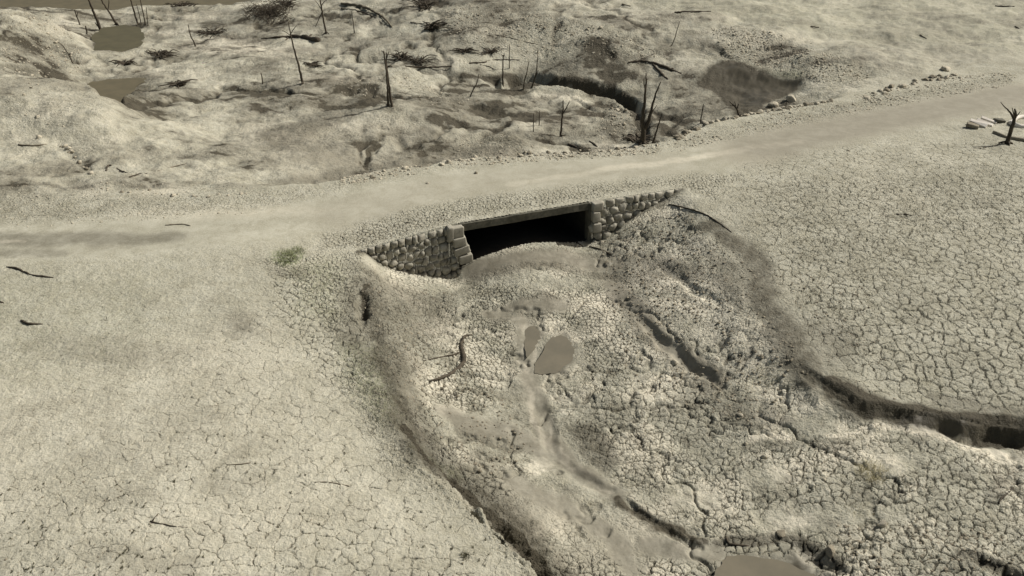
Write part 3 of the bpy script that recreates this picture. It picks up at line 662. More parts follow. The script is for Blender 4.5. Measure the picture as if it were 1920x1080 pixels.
Fc = [(j*nu+i, j*nu+i+1, (j+1)*nu+i+1, (j+1)*nu+i) for j in range(nv-1) for i in range(nu-1)]
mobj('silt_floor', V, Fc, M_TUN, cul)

bm = bmesh.new(); boxm(bm, LO-.03, LO+.13, -.3, .10, -3.0, -.05, .02); wob(bm, .02, 2, 8); bobj('jamb', bm, M_CONC, cul)
# ---------------------------------------------------------------- dry-stone wing walls
def stone_mesh(P0, P1, z0, z1, depth, su, sv, lean, seed, batter=.10, skip=None):
    rs = np.random.RandomState(seed); P0 = Vector((*P0, 0)); P1 = Vector((*P1, 0)); e = (P1-P0).normalized(); L = (P1-P0).length; nn = Vector((e.y, -e.x, 0))
    S = []                                          # seeds on a jittered, staggered grid in (u, v)
    rows = int((depth+.2)/sv)+1; v00 = .13
    for r in range(rows):
        u = -su*.5*(r % 2)
        while u < L+su:
            S.append((u+rs.uniform(-.3, .3)*su, v00+r*sv+rs.uniform(-.26, .26)*sv*(r > 0))); u += su*rs.uniform(.75, 1.3)
    S = np.array(S); Sk = S.copy(); Sk[:, 0] -= lean*S[:, 1]
    V, Fc = [], []
    for i in range(len(S)):
        u0, v0 = S[i]; top = z0+(z1-z0)*min(max(u0/L, 0), 1)
        z = top-.05-v0
        if u0 < .05 or u0 > L-.02: continue
        g = H1(*(P0+e*u0+nn*.25)[:2])
        if z < g-.22: continue
        if skip and skip(u0, v0, L): continue
        d = S-S[i]; dd = (d**2).sum(1); nb = np.argsort(dd)[1:9]; 
        # elliptical metric so the stones stand on end and lean
        nA, nR = 18, 6; base = len(V); th = rs.uniform(.13, .22); ta, tb_ = rs.uniform(-.28, .28, 2)
        cs_, sn_ = math.cos(rs.uniform(-.25, .25)), 0
        for k in range(nR):
            rho = math.sin(k/(nR-1)*math.pi/2)
            for a in range(nA):
                t = 2*math.pi*a/nA; du, dv = math.cos(t), math.sin(t)
                s = 0.0
                for b_ in nb:
                    c = (d[b_, 0]*du+d[b_, 1]*dv)/(dd[b_]/2)
                    if c > 0: s += c**11
                r = min((s+1e-9)**(-1/11.), .34)*.90*(1+.07*math.sin(3*t+seed+i)+.04*math.sin(5*t+2*i))
                r = min(r, .36)
                x = u0+(r*rho*du); y = v0+r*rho*dv; y = max(y, -.03)
                hgt = th*(1-rho**3.4)**.55+r*rho*(ta*du+tb_*dv)
                p = P0+e*x+nn*(-.04+hgt+batter*max(v0, 0))+Vector((0, 0, z0+(z1-z0)*min(max(x/L, 0), 1)-.05-y))
                V.append(tuple(p))
        for k in range(nR-1):
            for a in range(nA):
                a2 = (a+1) % nA; Fc.append((base+k*nA+a, base+k*nA+a2, base+(k+1)*nA+a2, base+(k+1)*nA+a))
    return V, Fc
def quoin(bm, u, z, wu, hz, dv, rot=0.0):
    b2 = bmesh.new(); r = bmesh.ops.create_cube(b2, size=1)
    bmesh.ops.bevel(b2, geom=b2.edges[:], offset=.13, segments=3, affect='EDGES', profile=.6)
    bmesh.ops.subdivide_edges(b2, edges=b2.edges[:], cuts=1)
    for v in b2.verts:
        n = fbm(np.array([v.co.x*2+u*5]), np.array([v.co.y*2+v.co.z*2+z*7]), 1, 3, 8)[0]
        c = v.co*(1+.10*n); x = c.x*wu; zz = c.z*hz; x, zz = x*math.cos(rot)-zz*math.sin(rot), x*math.sin(rot)+zz*math.cos(rot)
        v.co = W(u+x, dv+c.y*.42, z+zz)
    me = bpy.data.meshes.new('t'); b2.to_mesh(me); b2.free(); bm.from_mesh(me); bpy.data.meshes.remove(me)
# left wall
lw = empty('stone_wall', W(-2.4, .3, -2.4)); bpy.context.view_layer.update()
tag(lw, 'rounded cobble retaining wall left of the culvert mouth, grey-brown stones leaning in rows', 'wall', 'stone walls beside the culvert')
V, Fc = stone_mesh(FACE[0], FACE[1], -.5, -.05, 2.7, .33, .36, .5, 3, skip=lambda u, v, L: u > L-.30 and v < 1.55)
mobj('stonework', V, Fc, M_STONE, lw)
bm = bmesh.new()
for u, z, wu, hz, r in ((-.12,-.30,.62,.50,.0),(-.02,-.78,.60,.44,.10),(.06,-1.20,.72,.36,.22),(.22,-1.62,.62,.40,.1),(-.42,-.34,.26,.66,-.05)):
    quoin(bm, u, z, wu, hz, .10+(-z)*.09, r)
bobj('quoin', bm, M_QUOIN, lw, True)
# right wall
rw = empty('stone_wall', W(LO+2, .2, -1.6)); bpy.context.view_layer.update()
tag(rw, 'broken rubble retaining wall right of the culvert mouth, thinning out towards the bank', 'wall', 'stone walls beside the culvert')
V, Fc = stone_mesh(FACE[2]+np.array([.06, .02]), FACE[3], -.02, -.02, 2.1, .44, .38, -.3, 12, batter=.14)
mobj('stonework', V, Fc, M_STONE, rw)
bm = bmesh.new()
for u, z, wu, hz, r in ((.33,-.22,.50,.42,.0),(.26,-.70,.38,.5,.03),(.3,-1.25,.42,.46,.0)):
    quoin(bm, LO+u, z, wu, hz, .10+(-z)*.08, r)
bobj('quoin', bm, M_QUOIN, rw, True)

# ---------------------------------------------------------------- wood
def tube(V, Fc, pts, rad, n=7, wob_=.12, rs=random):
    """tapered, slightly knotted tube through 3-D points"""
    P = [Vector(p) for p in pts]; Q = []; Rr = []
    for i in range(len(P)-1):
        m = max(2, int((P[i+1]-P[i]).length/max(.12, rad[i]*2.2)))
        m = min(m, 9)
        p0, p1, p2, p3 = P[max(i-1, 0)], P[i], P[i+1], P[min(i+2, len(P)-1)]
        for k in range(m):
            t = k/m
            Q.append(.5*((2*p1)+(p2-p0)*t+(2*p0-5*p1+4*p2-p3)*t*t+(3*p1-p0-3*p2+p3)*t**3)); Rr.append(rad[i]+(rad[i+1]-rad[i])*t)
    Q.append(P[-1]); Rr.append(rad[-1])
    Q = [q+Vector([rs.uniform(-1, 1)*r*.35 for _ in range(3)]) if 0 < i < len(Q)-1 else q for i, (q, r) in enumerate(zip(Q, Rr))]
    b0 = len(V)
    for i, q in enumerate(Q):
        t = (Q[min(i+1, len(Q)-1)]-Q[max(i-1, 0)]); t = t.normalized() if t.length > 1e-6 else Vector((0, 0, 1))
        a = t.cross(Vector((.3, 1, .2))).normalized(); b = t.cross(a)
        for k in range(n):
            th = 2*math.pi*k/n; r = Rr[i]*(1+rs.uniform(-wob_, wob_)); V.append(tuple(q+a*math.cos(th)*r+b*math.sin(th)*r))
    for i in range(len(Q)-1):
        for k in range(n):
            k2 = (k+1) % n; Fc.append((b0+i*n+k, b0+i*n+k2, b0+(i+1)*n+k2, b0+(i+1)*n+k))
    Fc.append(tuple(b0+k for k in range(n))[::-1]); Fc.append(tuple(b0+(len(Q)-1)*n+k for k in range(n)))
def scale_at(p):   # photo pixels per metre at a world point
    return F/(p.y*CP+(CAM_H-p.z)*SP)
def snag(base, stems, label, cat='dead tree', group='dead trees standing in the valley', roots=0, name='dead_tree', rmin=.012, m=None, limbs=()):
    """base (px,py); stems = list of [(dx, dy, r_px)...] in photo pixels from the base (dy up)"""
    g = ground(*base); k = scale_at(g); dp = math.asin(min(1, (CAM_H-g.z)/math.hypot(g.y, CAM_H-g.z))); cz = math.cos(dp)
    o = empty(name, g); tag(o, label, cat, group)
    for si, st in enumerate(list(stems)+list(limbs)):
        pts, rad = [], []; ph = random.uniform(-.25, .25)
        for i, (dx, dy, r) in enumerate(st):
            z = dy/(k*cz); pts.append((g.x+dx/k, g.y+ph*z*(.35 if si else .15), g.z+z-(.12 if (dy <= 0) else 0))); rad.append(max(r/k, rmin))
        V, Fc = [], []; tube(V, Fc, pts, rad)
        if si == 0:
            for r_ in range(roots):
                a = random.uniform(0, 6.28); l = random.uniform(.25, .5); p0 = Vector(pts[0])+Vector((0, 0, .25))
                p2 = p0+Vector((math.cos(a)*l, math.sin(a)*l, 0)); p2.z = H1(p2.x, p2.y)-.05
                tube(V, Fc, [p0, (p0+p2)/2+Vector((0, 0, .03)), p2], [rad[0]*.7, rad[0]*.45, rad[0]*.25], 6)
            mobj('trunk', V, Fc, m or M_WOOD, o)
        else:
            mobj('limb', V, Fc, m or M_WOOD, o)
    return o
def log(pts, rad_px, label, name='driftwood', cat='driftwood', group='driftwood lying on the mud', twigs=(), m=None, lift=.5, arch=0.0):
    """a piece lying on the ground along sighted points"""
    def chain(pp, rr):
        out, rad = [], []
        for i, (q, r) in enumerate(zip(pp, rr)):
            g = ground(*q); k = scale_at(g); rm = max(r/k, .012); 
            out.append((g.x, g.y, g.z+rm*lift+arch*math.sin(math.pi*i/(len(pp)-1)))); rad.append(rm)
        return out, rad
    P, Rd = chain(pts, rad_px); V, Fc = [], []; tube(V, Fc, P, Rd, 8, .2)
    if not twigs:
        return tag(mobj(name, V, Fc, m or M_WOOD), label, cat, group)
    c = Vector(P[0]); o = empty(name, c); tag(o, label, cat, group); mobj('stem', V, Fc, m or M_WOOD, o)
    for tp, tr in twigs:
        V, Fc = [], []; p2, r2 = chain(tp, tr); tube(V, Fc, p2, r2, 6); mobj('branch', V, Fc, m or M_WOOD, o)
    return o
def brush(px, py, rx, ry, n, label, hgt=.5, rad=.022, name='brush_pile', m=None, group='heaps of dead branches', seed=1):
    rs = random.Random(seed); V, Fc = [], []
    for i in range(int(n*1.5)):
        a = rs.uniform(0, 6.28); r = min(.8, abs(rs.gauss(0, .5))*(1+.4*math.sin(a*3+seed))); g = ground(px+rx*r*math.cos(a), py+ry*r*math.sin(a))
        l = rs.choice((rs.uniform(.35, .8), rs.uniform(.5, 1.5))); b = rs.gauss(.3, 1.0)+(3.14 if rs.random() < .5 else 0); up = rs.uniform(-.05, hgt*.7)
        p0 = Vector((g.x, g.y, g.z-.02)); p2 = p0+Vector((math.cos(b)*l, math.sin(b)*l*.8, up)); p2.z = max(p2.z, H1(p2.x, p2.y))
        p1 = (p0+p2)/2+Vector((rs.uniform(-.12, .12), rs.uniform(-.12, .12), rs.uniform(0, .2)))
        r0 = rad*rs.uniform(.5, 1.8); tube(V, Fc, [p0, p1, p2], [r0, r0*.8, r0*.35], 5)
    return tag(mobj(name, V, Fc, m or M_WOOD), label, 'brush pile', group)

# standing dead trees
snag((190,57), [[(0,0,3.2),(-3,18,2.6),(-7,35,2.1),(-13,66,1.4)],[(-1,4,1.4),(-6,10,1.0),(-8,14,.6)]], 'dark leaning dead tree with thick base by the far pool, left of its twin', roots=4)
snag((220,46), [[(0,0,2.4),(-5,10,2.1),(-11,24,1.7),(-22,48,1.2),(-26,60,.8)],[(-12,26,1.0),(-8,40,.7),(-6,56,.5)]], 'dark dead tree leaning left near the far water, right of the thicker leaning one', roots=2)
snag((150,47), [[(0,0,1.5),(-2,12,1.2),(-4,27,.9)],[(-2,14,.8),(2,24,.5)]], 'short forked dead sapling behind the stony slope at upper left', roots=0)
snag((163,64), [[(0,0,1.5),(.5,8,1.3),(0,15,1.1)]], 'short dark stump post beside the leaning dead trees at upper left')
snag((259,46), [[(0,0,1.8),(-2,20,1.5),(-4,46,1.1),(-5,60,.8)]], 'thickest stem in the clump of thin dead saplings by the far water', roots=2)
for bx, st, lb in ((265, [(0,0,.8),(0,20,.7),(-1,38,.4)], 'very thin grey stem just right of the thick one in the far sapling clump'),
                   (273, [(0,0,1.3),(0,24,1.0),(0,50,.7)], 'upright dark middle stem in the far sapling clump'),
                   (277, [(0,0,.9),(2,14,.7),(4,32,.5)], 'thin stem leaning right at the end of the far sapling clump')):
    snag((bx,47), [st], lb)
snag((367,87), [[(0,0,1.6),(-2,8,1.3),(-6,20,1.0),(-7,39,.7)]], 'thin crooked dead sapling standing alone on pale mud near the top')
snag((138,120), [[(0,0,1.3),(-6,20,1.0),(-13,34,.7),(-20,40,.5)]], 'thin bent stick rising from the foot of the stony slope')
snag((568,157), [[(0,0,2.4),(-4,30,2.0),(-9,60,1.6),(-12,84,1.1),(-14,108,.6)],[(-11,84,.9),(-20,92,.6),(-27,94,.4)],[(-12,88,.8),(-4,98,.6),(2,104,.4)]], 'tall slim dead pole with twigs at its tip, left of centre in the valley', roots=3)
snag((493,157), [[(0,0,1.3),(0,10,1.1),(-.5,20,.8)]], 'short thin post left of the tall slim dead pole')
snag((612,63), [[(0,0,1.9),(-3,28,1.6),(-5,52,1.3),(-6,72,1.0)],[(-3,40,1.0),(-12,25,.7),(-19,12,.5)],[(-4,50,.9),(4,58,.6),(12,62,.4)],[(-4,40,.8),(-10,52,.6),(-16,60,.4)]], 'dead tree with drooping side branches at the top edge beside the brush', roots=3)
snag((732,200), [[(-4,0,2.4),(-3,40,1.7),(-3,70,1.5),(-5,100,1.0)],[(3,0,2.8),(0,40,2.0),(-2,70,1.5),(-1,96,.8)],[(-3,68,2.0),(4,72,1.4),(8,70,.8)],[(-3,92,1.0),(-9,100,.6)],[(-2,84,1.0),(4,98,.6)]], 'dark twin-stemmed dead tree standing on the pale mound in mid valley', roots=2)
snag((943,160), [[(0,0,1.9),(0,25,1.4),(1,55,1.0)],[(1,52,.8),(-3,56,.5)],[(1,50,.8),(4,55,.5)],[(0,0,1.2),(-5,6,.7)]], 'straight thin dead tree standing in the dark stream bend')
snag((981,168), [[(0,0,1.4),(2,14,1.2),(6,28,1.0),(10,50,.6)]], 'crooked thin dead sapling by the stream, left of the wavy taller one')
snag((995,166), [[(0,0,1.8),(6,14,1.4),(10,30,1.1),(12,52,.8),(13,72,.5)],[(8,20,.8),(14,34,.5)]], 'wavy dead sapling curving up beside the dark stream')
snag((880,182), [[(0,0,1.3),(8,14,1.2),(14,24,1.0),(19,42,.6)],[(12,20,1.1),(16,20,.8),(20,16,.6)],[(9,16,.9),(6,22,.5)]], 'leaning dead branch with knotted middle left of the stream')
snag((1051,257), [[(0,0,2.2),(1,24,1.8),(3,44,1.5),(3,66,1.0)],[(3,44,1.3),(9,54,1.0),(14,66,.6)],[(0,3,1.8),(5,0,1.5),(9,-5,1.0)]], 'slim forked dead tree standing on the mud below the stream', roots=2)
snag((1000,247), [[(0,0,1.0),(0,16,.8),(0,34,.6)]], 'thin upright stick, the left one of two beside the forked tree')
snag((1011,235), [[(0,0,1.0),(0,14,.9),(0,26,.6)]], 'thin upright stick, the right one of two beside the forked tree')
snag((1206,270), [[(0,0,6.5),(-2,20,5.2),(-4,42,4.2),(-4,70,2.8),(-3,100,2.0),(-5,127,.8)],[(-2,24,4.5),(7,44,3.4),(11,66,2.4),(16,90,1.7),(23,112,.8)],[(-4,98,1.3),(-8,112,.9),(-8,120,.5)],[(-3,102,1.0),(0,114,.5)],[(12,60,.9),(20,72,.5)]], 'largest dark dead tree, two tall stems, at the end of the stream', roots=8)
snag((1223,268), [[(0,0,2.2),(5,16,1.7),(9,34,1.3),(14,54,.7)],[(2,1,1.2),(12,1,.9),(20,0,.6)]], 'thin leaning dead stem just right of the largest dead tree')
snag((1313,232), [[(0,0,1.3),(1,16,1.0),(2,36,.7)],[(1,20,.7),(4,34,.4)]], 'small forked dead sapling behind the row of stones edging the road')
snag((1388,219), [[(0,0,2.6),(-7,12,1.9),(-14,20,1.4),(-24,28,.7)],[(-8,14,1.3),(-6,24,.7)],[(-10,16,1.0),(-14,28,.6)],[(-13,20,.8),(-22,20,.5)]], 'low branching dead shrub leaning left at the stone row beside the dark hollow', roots=2)
snag((1888,270), [[(0,0,4.2),(-1,20,3.8),(1,38,3.6),(1,52,2.6),(-5,64,1.2)],[(1,46,2.3),(-8,56,1.6),(-18,64,1.1),(-30,74,.5)],[(0,50,1.6),(-6,58,1.0),(-10,66,.6)],[(1,50,1.3),(6,60,.7)]], 'dark stubby dead tree with a branch pointing left, standing on the flat at right', roots=3)
snag((1258,86), [[(0,0,.9),(6,14,.8),(9,30,.6),(12,44,.4)]], 'spindly bent twig on the far slope above the big fallen log')
snag((665,62), [[(0,0,.9),(-1,20,.7),(-2,40,.5)]], 'faint thin stem rising beside the curved fallen trunk')
snag((1473,203), [[(0,0,.9),(0,8,.7),(1,14,.4)]], 'tiny stick at the far edge of the road right of the dark hollow')
snag((955,128), [[(0,0,1.0),(0,20,.8),(0,44,.5)]], 'thin stick on the slope behind the stream, right of the straight dead tree')

# fallen wood
log([(490,73),(520,71),(548,70),(575,73),(597,79)], [.8,1.8,3,4.5,5.5], 'thick black fallen log with a ragged root end behind the tall slim pole', 'fallen_log', 'log', 'fallen logs', twigs=[([(540,72),(528,84)], [1.5,.6]), ([(578,73),(584,66)], [3,1.5]), ([(595,78),(592,70)], [3,1.2])])
log([(1178,118),(1205,116),(1238,124),(1262,133),(1278,138)], [1.2,3.0,2.8,2.4,1.0], 'long black fallen log lying alone above the largest dead tree', 'fallen_log', 'log', 'fallen logs', twigs=[([(1224,122),(1236,134),(1242,142),(1252,149)], [2.2,2.2,2.8,1.2]), ([(1255,131),(1263,129)], [2,1.4]), ([(1196,119),(1212,108),(1228,100)], [1.0,.8,.4])])
log([(1265,24),(1295,23),(1333,22)], [1.8,1.8,1.0], 'straight dark log lying on the smooth far flat near the top', 'fallen_log', 'log', 'fallen logs')
log([(1166,9),(1182,12)], [1.5,1.2], 'short dark stick on the smooth far flat left of the straight log', m=M_WOODG)
log([(1866,12),(1902,13)], [1.4,1.0], 'dark stick on the far flat in the top right corner')
log([(1520,50),(1536,52)], [1.2,.9], 'small stick in the middle of the smooth far flat', m=M_WOODG)
log([(1725,66),(1737,73)], [1.2,.8], 'small slanting stick right of centre on the far flat', m=M_WOODG)
log([(1903,50),(1911,54)], [1.2,.8], 'small stick at the right margin of the far flat', m=M_WOODG)
log([(880,119),(905,118),(930,113),(975,113)], [1.6,1.6,1.3,.8], 'long thin grey log lying behind the dark stream', twigs=[([(900,122),(915,125),(926,130)], [1,.9,.6])])
log([(760,125),(797,127),(847,125)], [1.2,1.8,1.0], 'thin dark branch among the brush right of the twin-stemmed tree')
log([(640,8),(672,13),(700,24),(722,38),(735,52)], [2.2,2.4,2.2,2.0,1.2], 'long curved fallen trunk arching across the top of the valley', 'fallen_log', 'log', 'fallen logs', m=M_WOODG, arch=.1)
log([(640,17),(670,21),(700,32),(716,44)], [1.4,1.5,1.3,.8], 'thinner curved trunk lying just below the arched one', 'fallen_log', 'log', 'fallen logs')
log([(770,42),(850,54),(930,66),(1008,84)], [.9,.9,.8,.7], 'very long thin pole lying down the gravel slope', m=M_WOODG)
log([(35,272),(60,274),(87,271)], [1.5,1.6,1.0], 'pale brown stick below the white stone on the left slope', m=M_WOODG)
log([(199,321),(205,311),(225,320),(247,327)], [1.4,1.8,1.3,.8], 'hooked branch lying on the damp slope at left')
log([(243,333),(260,327),(276,326)], [1.6,1.4,.9], 'straight dark stick at the end of the hooked branch')
log([(296,321),(325,313),(350,307)], [.9,1.0,.6], 'thin faint stick lying right of the hooked branch', m=M_WOODG)
log([(12,501),(30,504),(47,511),(60,516),(78,519),(100,521)], [1.0,2.2,1.8,1.2,2.2,.8], 'wavy half-buried branch on the left flat')
log([(40,602),(52,608),(66,609),(81,608)], [2.2,2.6,2.2,.9], 'short dark curved stick on the left flat below the wavy branch')
log([(0,567),(7,568)], [2.0,1.4], 'end of a stick at the left margin of the flat')
log([(310,423),(340,421),(357,424)], [1.1,1.3,.8], 'thin stick lying in the pale gravel left of the road bend', m=M_WOODG)
log([(886,629),(872,632),(866,645),(867,660),(870,680),(860,692),(836,707),(806,715)], [1.4,2.6,3.1,3.8,4.8,3.8,3.2,1.4], 'crooked dead branch lying in the middle of the cracked stream bed', 'dead_branch', 'branch', 'dead branches below the culvert',
    twigs=[([(864,661),(845,667),(818,672),(794,677)], [2.0,1.7,1.3,.8]), ([(838,706),(844,714)], [1.4,.8]), ([(868,655),(874,668)], [1.8,.8])], lift=.7)
log([(1254,384),(1290,392),(1320,402),(1350,420),(1372,436)], [1.4,1.5,1.4,1.2,.7], 'long bowed root lying along the crest right of the culvert', 'root', 'root', 'dead branches below the culvert')
log([(1105,463),(1122,467),(1138,474),(1152,482)], [1.3,1.6,1.5,.8], 'dark stick at the foot of the right stone wall', group='dead branches below the culvert')
log([(1080,455),(1092,462)], [1.4,1.0], 'short stick at the right end of the silt in the culvert mouth', group='dead branches below the culvert')
log([(1680,402),(1698,403),(1710,405)], [1.2,1.5,.9], 'small dark stick lying on the cracked flat at right')
log([(1362,1008),(1368,1021),(1390,1023),(1405,1024)], [2.2,2.6,2.0,1.0], 'bent dark stick on the rim of the bottom pool')
log([(282,978),(300,982),(330,988),(352,989)], [1.6,1.3,1.0,.7], 'small forked stick on the flat at lower left', twigs=[([(286,977),(297,963)], [1.3,.8])])
log([(590,905),(620,905),(655,912)], [1.0,1.1,.7], 'thin straight stick on the flat left of the bank', m=M_WOODG)
log([(425,872),(450,871),(470,868)], [1.0,1.2,.7], 'thin curved stick on the lower left flat', m=M_WOODG)
log([(1900,915),(1878,935),(1872,945)], [1.5,1.9,1.2], 'dark stick across a crack at the right margin', group='driftwood lying on the mud')
log([(1065,270),(1078,276),(1090,280)], [1.2,2.2,1.2], 'dark stick among the stones behind the road')
log([(1105,265),(1113,270),(1120,276)], [1.0,1.9,1.0], 'short slanting stick left of the largest dead tree')
# stumps and brush
brush(236,121,7,5,16, 'small dark heap of roots on pale mud at upper left', .35, .05, 'root_heap', seed=2)
brush(333,159,9,4,16, 'dark tangle of roots lying alone in the upper left valley', .3, .06, 'root_heap', seed=3)
brush(300,103,26,8,60, 'wide dark tangle of branches on pale mud near the top left', .5, .03, seed=4)
brush(505,25,55,28,420, 'large brush of dead grey stems at the top of the valley', .9, .018, seed=5)
brush(535,10,12,10,50, 'black knot of branches inside the large brush', .8, .035, seed=15)
brush(340,10,30,5,50, 'flat dark raft of branches by the far water', .3, .04, seed=6)
brush(795,12,18,14,60, 'dark tangle of branches at the head of the gravel slope', .9, .04, seed=7)
brush(812,52,11,10,36, 'black clump of roots below the head of the gravel slope', .7, .05, seed=8)
brush(750,108,14,10,40, 'dark bush of twigs right of the twin-stemmed tree', .6, .03, seed=9)
brush(785,118,22,12,60, 'spread of broken branches in the hollow beside the twin-stemmed tree', .4, .028, seed=10)
brush(590,122,14,5,24, 'small dark heap of twigs beside the tall slim pole', .3, .03, seed=11)
brush(870,97,7,5,20, 'round dark bush on the slope above the long grey log, the left of two', .4, .035, seed=12)
brush(921,98,10,6,24, 'dark bush on the slope above the long grey log, the right of two', .4, .03, seed=13)
brush(1193,264,9,5,30, 'pile of black roots at the foot of the largest dead tree', .4, .05, seed=14)
brush(400,62,35,12,70, 'low dark litter of branches between the far water and the brush', .2, .028, seed=16)

# ---------------------------------------------------------------- rocks
def rockmesh(seed, sub=2, flat=.62):
    bm = bmesh.new(); bmesh.ops.create_icosphere(bm, subdivisions=sub, radius=1); rs = np.random.RandomState(seed)
    pl = rs.normal(size=(9, 3)); pl /= np.linalg.norm(pl, axis=1)[:, None]; of = rs.uniform(.55, .85, 9)
    for v in bm.verts:
        c = np.array(v.co); 
        for n, o_ in zip(pl, of):
            d = c@n
            if d > o_: c = c-(d-o_)*n*.92
        v.co = c*(1+rs.uniform(-.03, .03)); v.co.z *= flat
    me = bpy.data.meshes.new('rock'); bm.to_mesh(me); bm.free(); return me
RM = [rockmesh(40+i, 2, random.uniform(.5, .8)) for i in range(7)]
RMD = []
for me in RM:
    m2 = me.copy(); m2.materials.append(M_ROCKD); RMD.append(m2); me.materials.append(M_ROCK)
rk_ = random.Random(5)
def rock(px, py, r, label, group, dark=False, sc3=None, name='rock'):
    g = ground(px, py); o = bpy.data.objects.new(name, rk_.choice(RMD if dark else RM)); col.objects.link(o)
    o.location = (g.x, g.y, g.z+r*.12); o.rotation_euler = (rk_.uniform(-.3, .3), rk_.uniform(-.3, .3), rk_.uniform(0, 6.3))
    s = sc3 or (r*rk_.uniform(.8, 1.3), r*rk_.uniform(.7, 1.1), r*rk_.uniform(.8, 1.2)); o.scale = s
    return tag(o, label, 'rock', group)
def row(pts, n, jit, r0, r1, label, group, pd=.35, marks=('near the left end', 'in the middle', 'near the right end')):
    L = [0]
    for a, b in zip(pts, pts[1:]): L.append(L[-1]+math.hypot(b[0]-a[0], b[1]-a[1]))
    for i in range(n):
        s = L[-1]*(i+rk_.uniform(.1, .9))/n; k = max(j for j in range(len(pts)-1) if L[j] <= s); t = (s-L[k])/(L[k+1]-L[k])
        px = pts[k][0]+(pts[k+1][0]-pts[k][0])*t+rk_.gauss(0, jit); py = pts[k][1]+(pts[k+1][1]-pts[k][1])*t+rk_.gauss(0, jit*.6)
        q_ = rk_.random()**2; dk = rk_.random() < pd; u_ = i/n*len(marks)
        lb = '%s %s %s, %s' % (('tiny' if q_ < .06 else 'small' if q_ < .3 else 'big'), 'brown' if dk else 'pale', label, marks[int(u_)])
        rock(px, py, r0+(r1-r0)*q_, lb, group, dk)
row([(1268,262),(1290,248),(1312,240)], 15, 2.5, .12, .26, 'stone heaped where the row of road stones begins', 'dark stones at the near end of the row', .95)
row([(1318,234),(1400,216),(1470,203),(1560,190)], 46, 1.4, .12, .24, 'stone in the straight row edging the road', 'stones in the row along the road', marks=('by the brown heap', 'behind the forked sapling', 'below the low dead shrub', 'beneath the left round boulder', 'beneath the right round boulder', 'near its right end'))
row([(1625,182),(1680,166),(1740,150),(1800,142)], 44, 4, .11, .27, 'stone scattered on the far right road edge', 'stones scattered on the far right road edge', marks=('at its left tip', 'by the angular rock', 'before the white-topped boulder', 'just right of the white-topped boulder', 'at its far right end'))
row([(690,330),(760,318),(870,300),(1000,290),(1100,284),(1230,272)], 46, 4, .09, .21, 'stone on the road edge behind the culvert', 'stones on the road edge behind the culvert', .3, marks=('near the curved rill', 'above the left stone wall', 'above the middle of the mouth', 'below the two upright sticks', 'below the slim forked tree', 'below the largest dead tree'))
row([(118,272),(135,288),(150,305),(165,322)], 14, 4, .10, .2, 'stone in the small gully on the left slope', 'stones in the left gully', .5)
row([(190,356),(260,358),(380,368),(470,362)], 16, 5, .06, .15, 'stone in the gravel left of the road bend', 'stones left of the road bend', .1)
row([(60,25),(100,60),(130,110)], 34, 18, .07, .2, 'stone on the upper left rubble slope', 'stones on the upper left slope', .4)
row([(1140,200),(1175,225),(1185,255)], 20, 10, .07, .18, 'stone left of the largest dead tree', 'stones in the rubble by the stream end', .5)
row([(1395,90),(1480,90),(1560,120)], 22, 12, .08, .16, 'stone on the ridge above the dark hollow', 'stones on the gravel ridge', .6)
row([(860,28),(960,36),(1060,60),(1150,75)], 26, 8, .1, .2, 'stone on the crest of the gravel slope', 'stones on the gravel slope crest', .7)
rock(1774,131, .42, 'large boulder, white on top, standing above the scatter at the far right road edge', 'single boulders', sc3=(.5,.36,.5), name='boulder')
rock(1450,200, .5, 'pale round boulder at the near edge of the dark hollow, the left of two', 'single boulders', sc3=(.40,.36,.42), name='boulder')
rock(1484,188, .5, 'pale round boulder at the near edge of the dark hollow, the right of two', 'single boulders', sc3=(.42,.38,.46), name='boulder')
rock(1748,144, .28, 'brown rounded boulder just left of the white-topped one', 'single boulders', True, (.42,.25,.22), 'boulder')
rock(1672,163, .3, 'dark rock lying beside the sharp pale one at the road edge', 'single boulders', True, (.40,.2,.26), 'boulder')
rock(1660,158+18, .25, 'pale angular rock at the left of the stone scatter', 'single boulders', False, (.3,.2,.25), 'boulder')
for px, py, r, lb, dk in ((70,220,.16,'pale flat stone on the left mound',0),(73,258,.2,'bright white stone lying on the left slope',0),(45,178,.12,'small pale stone near the top of the left mound',0),(58,165,.1,'dark pebble near the crest of the left mound',1),
    (893,325,.12,'single dark stone in the middle of the road above the culvert',1),(802,344,.12,'single pale stone on the road left of the dark one',0),(699,334,.14,'dark stone on the road shoulder behind the culvert',1),(1338,257,.1,'dark pebble on the right road shoulder',1),
    (1432,858,.12,'upright white stone on the cracked mud at lower right',0),(1398,833,.1,'white pebble above the upright white stone',0),(1655,985,.20,'pointed grey-white rock standing in cracked mud at bottom right',0),(1591,283,.09,'dark pebble on the right flat below the road',1),
    (1265,680,.14,'pale stone at the edge of the brown rill',0),(1388,779,.12,'white stone on damp mud right of centre',0),(1465,1000,.16,'rounded grey rock above the bottom pool',1),(1557,1035,.2,'brown rock at the shore of the bottom pool',1),(1128,455,.12,'pale stone at the foot of the right abutment',0),(1545,900,.08,'white pebble on the smooth silt patch',0)):
    rock(px, py, r, lb, 'single stones', bool(dk), (r*.9, r*.6, r*1.3) if 'pointed' in lb or 'upright' in lb else None)
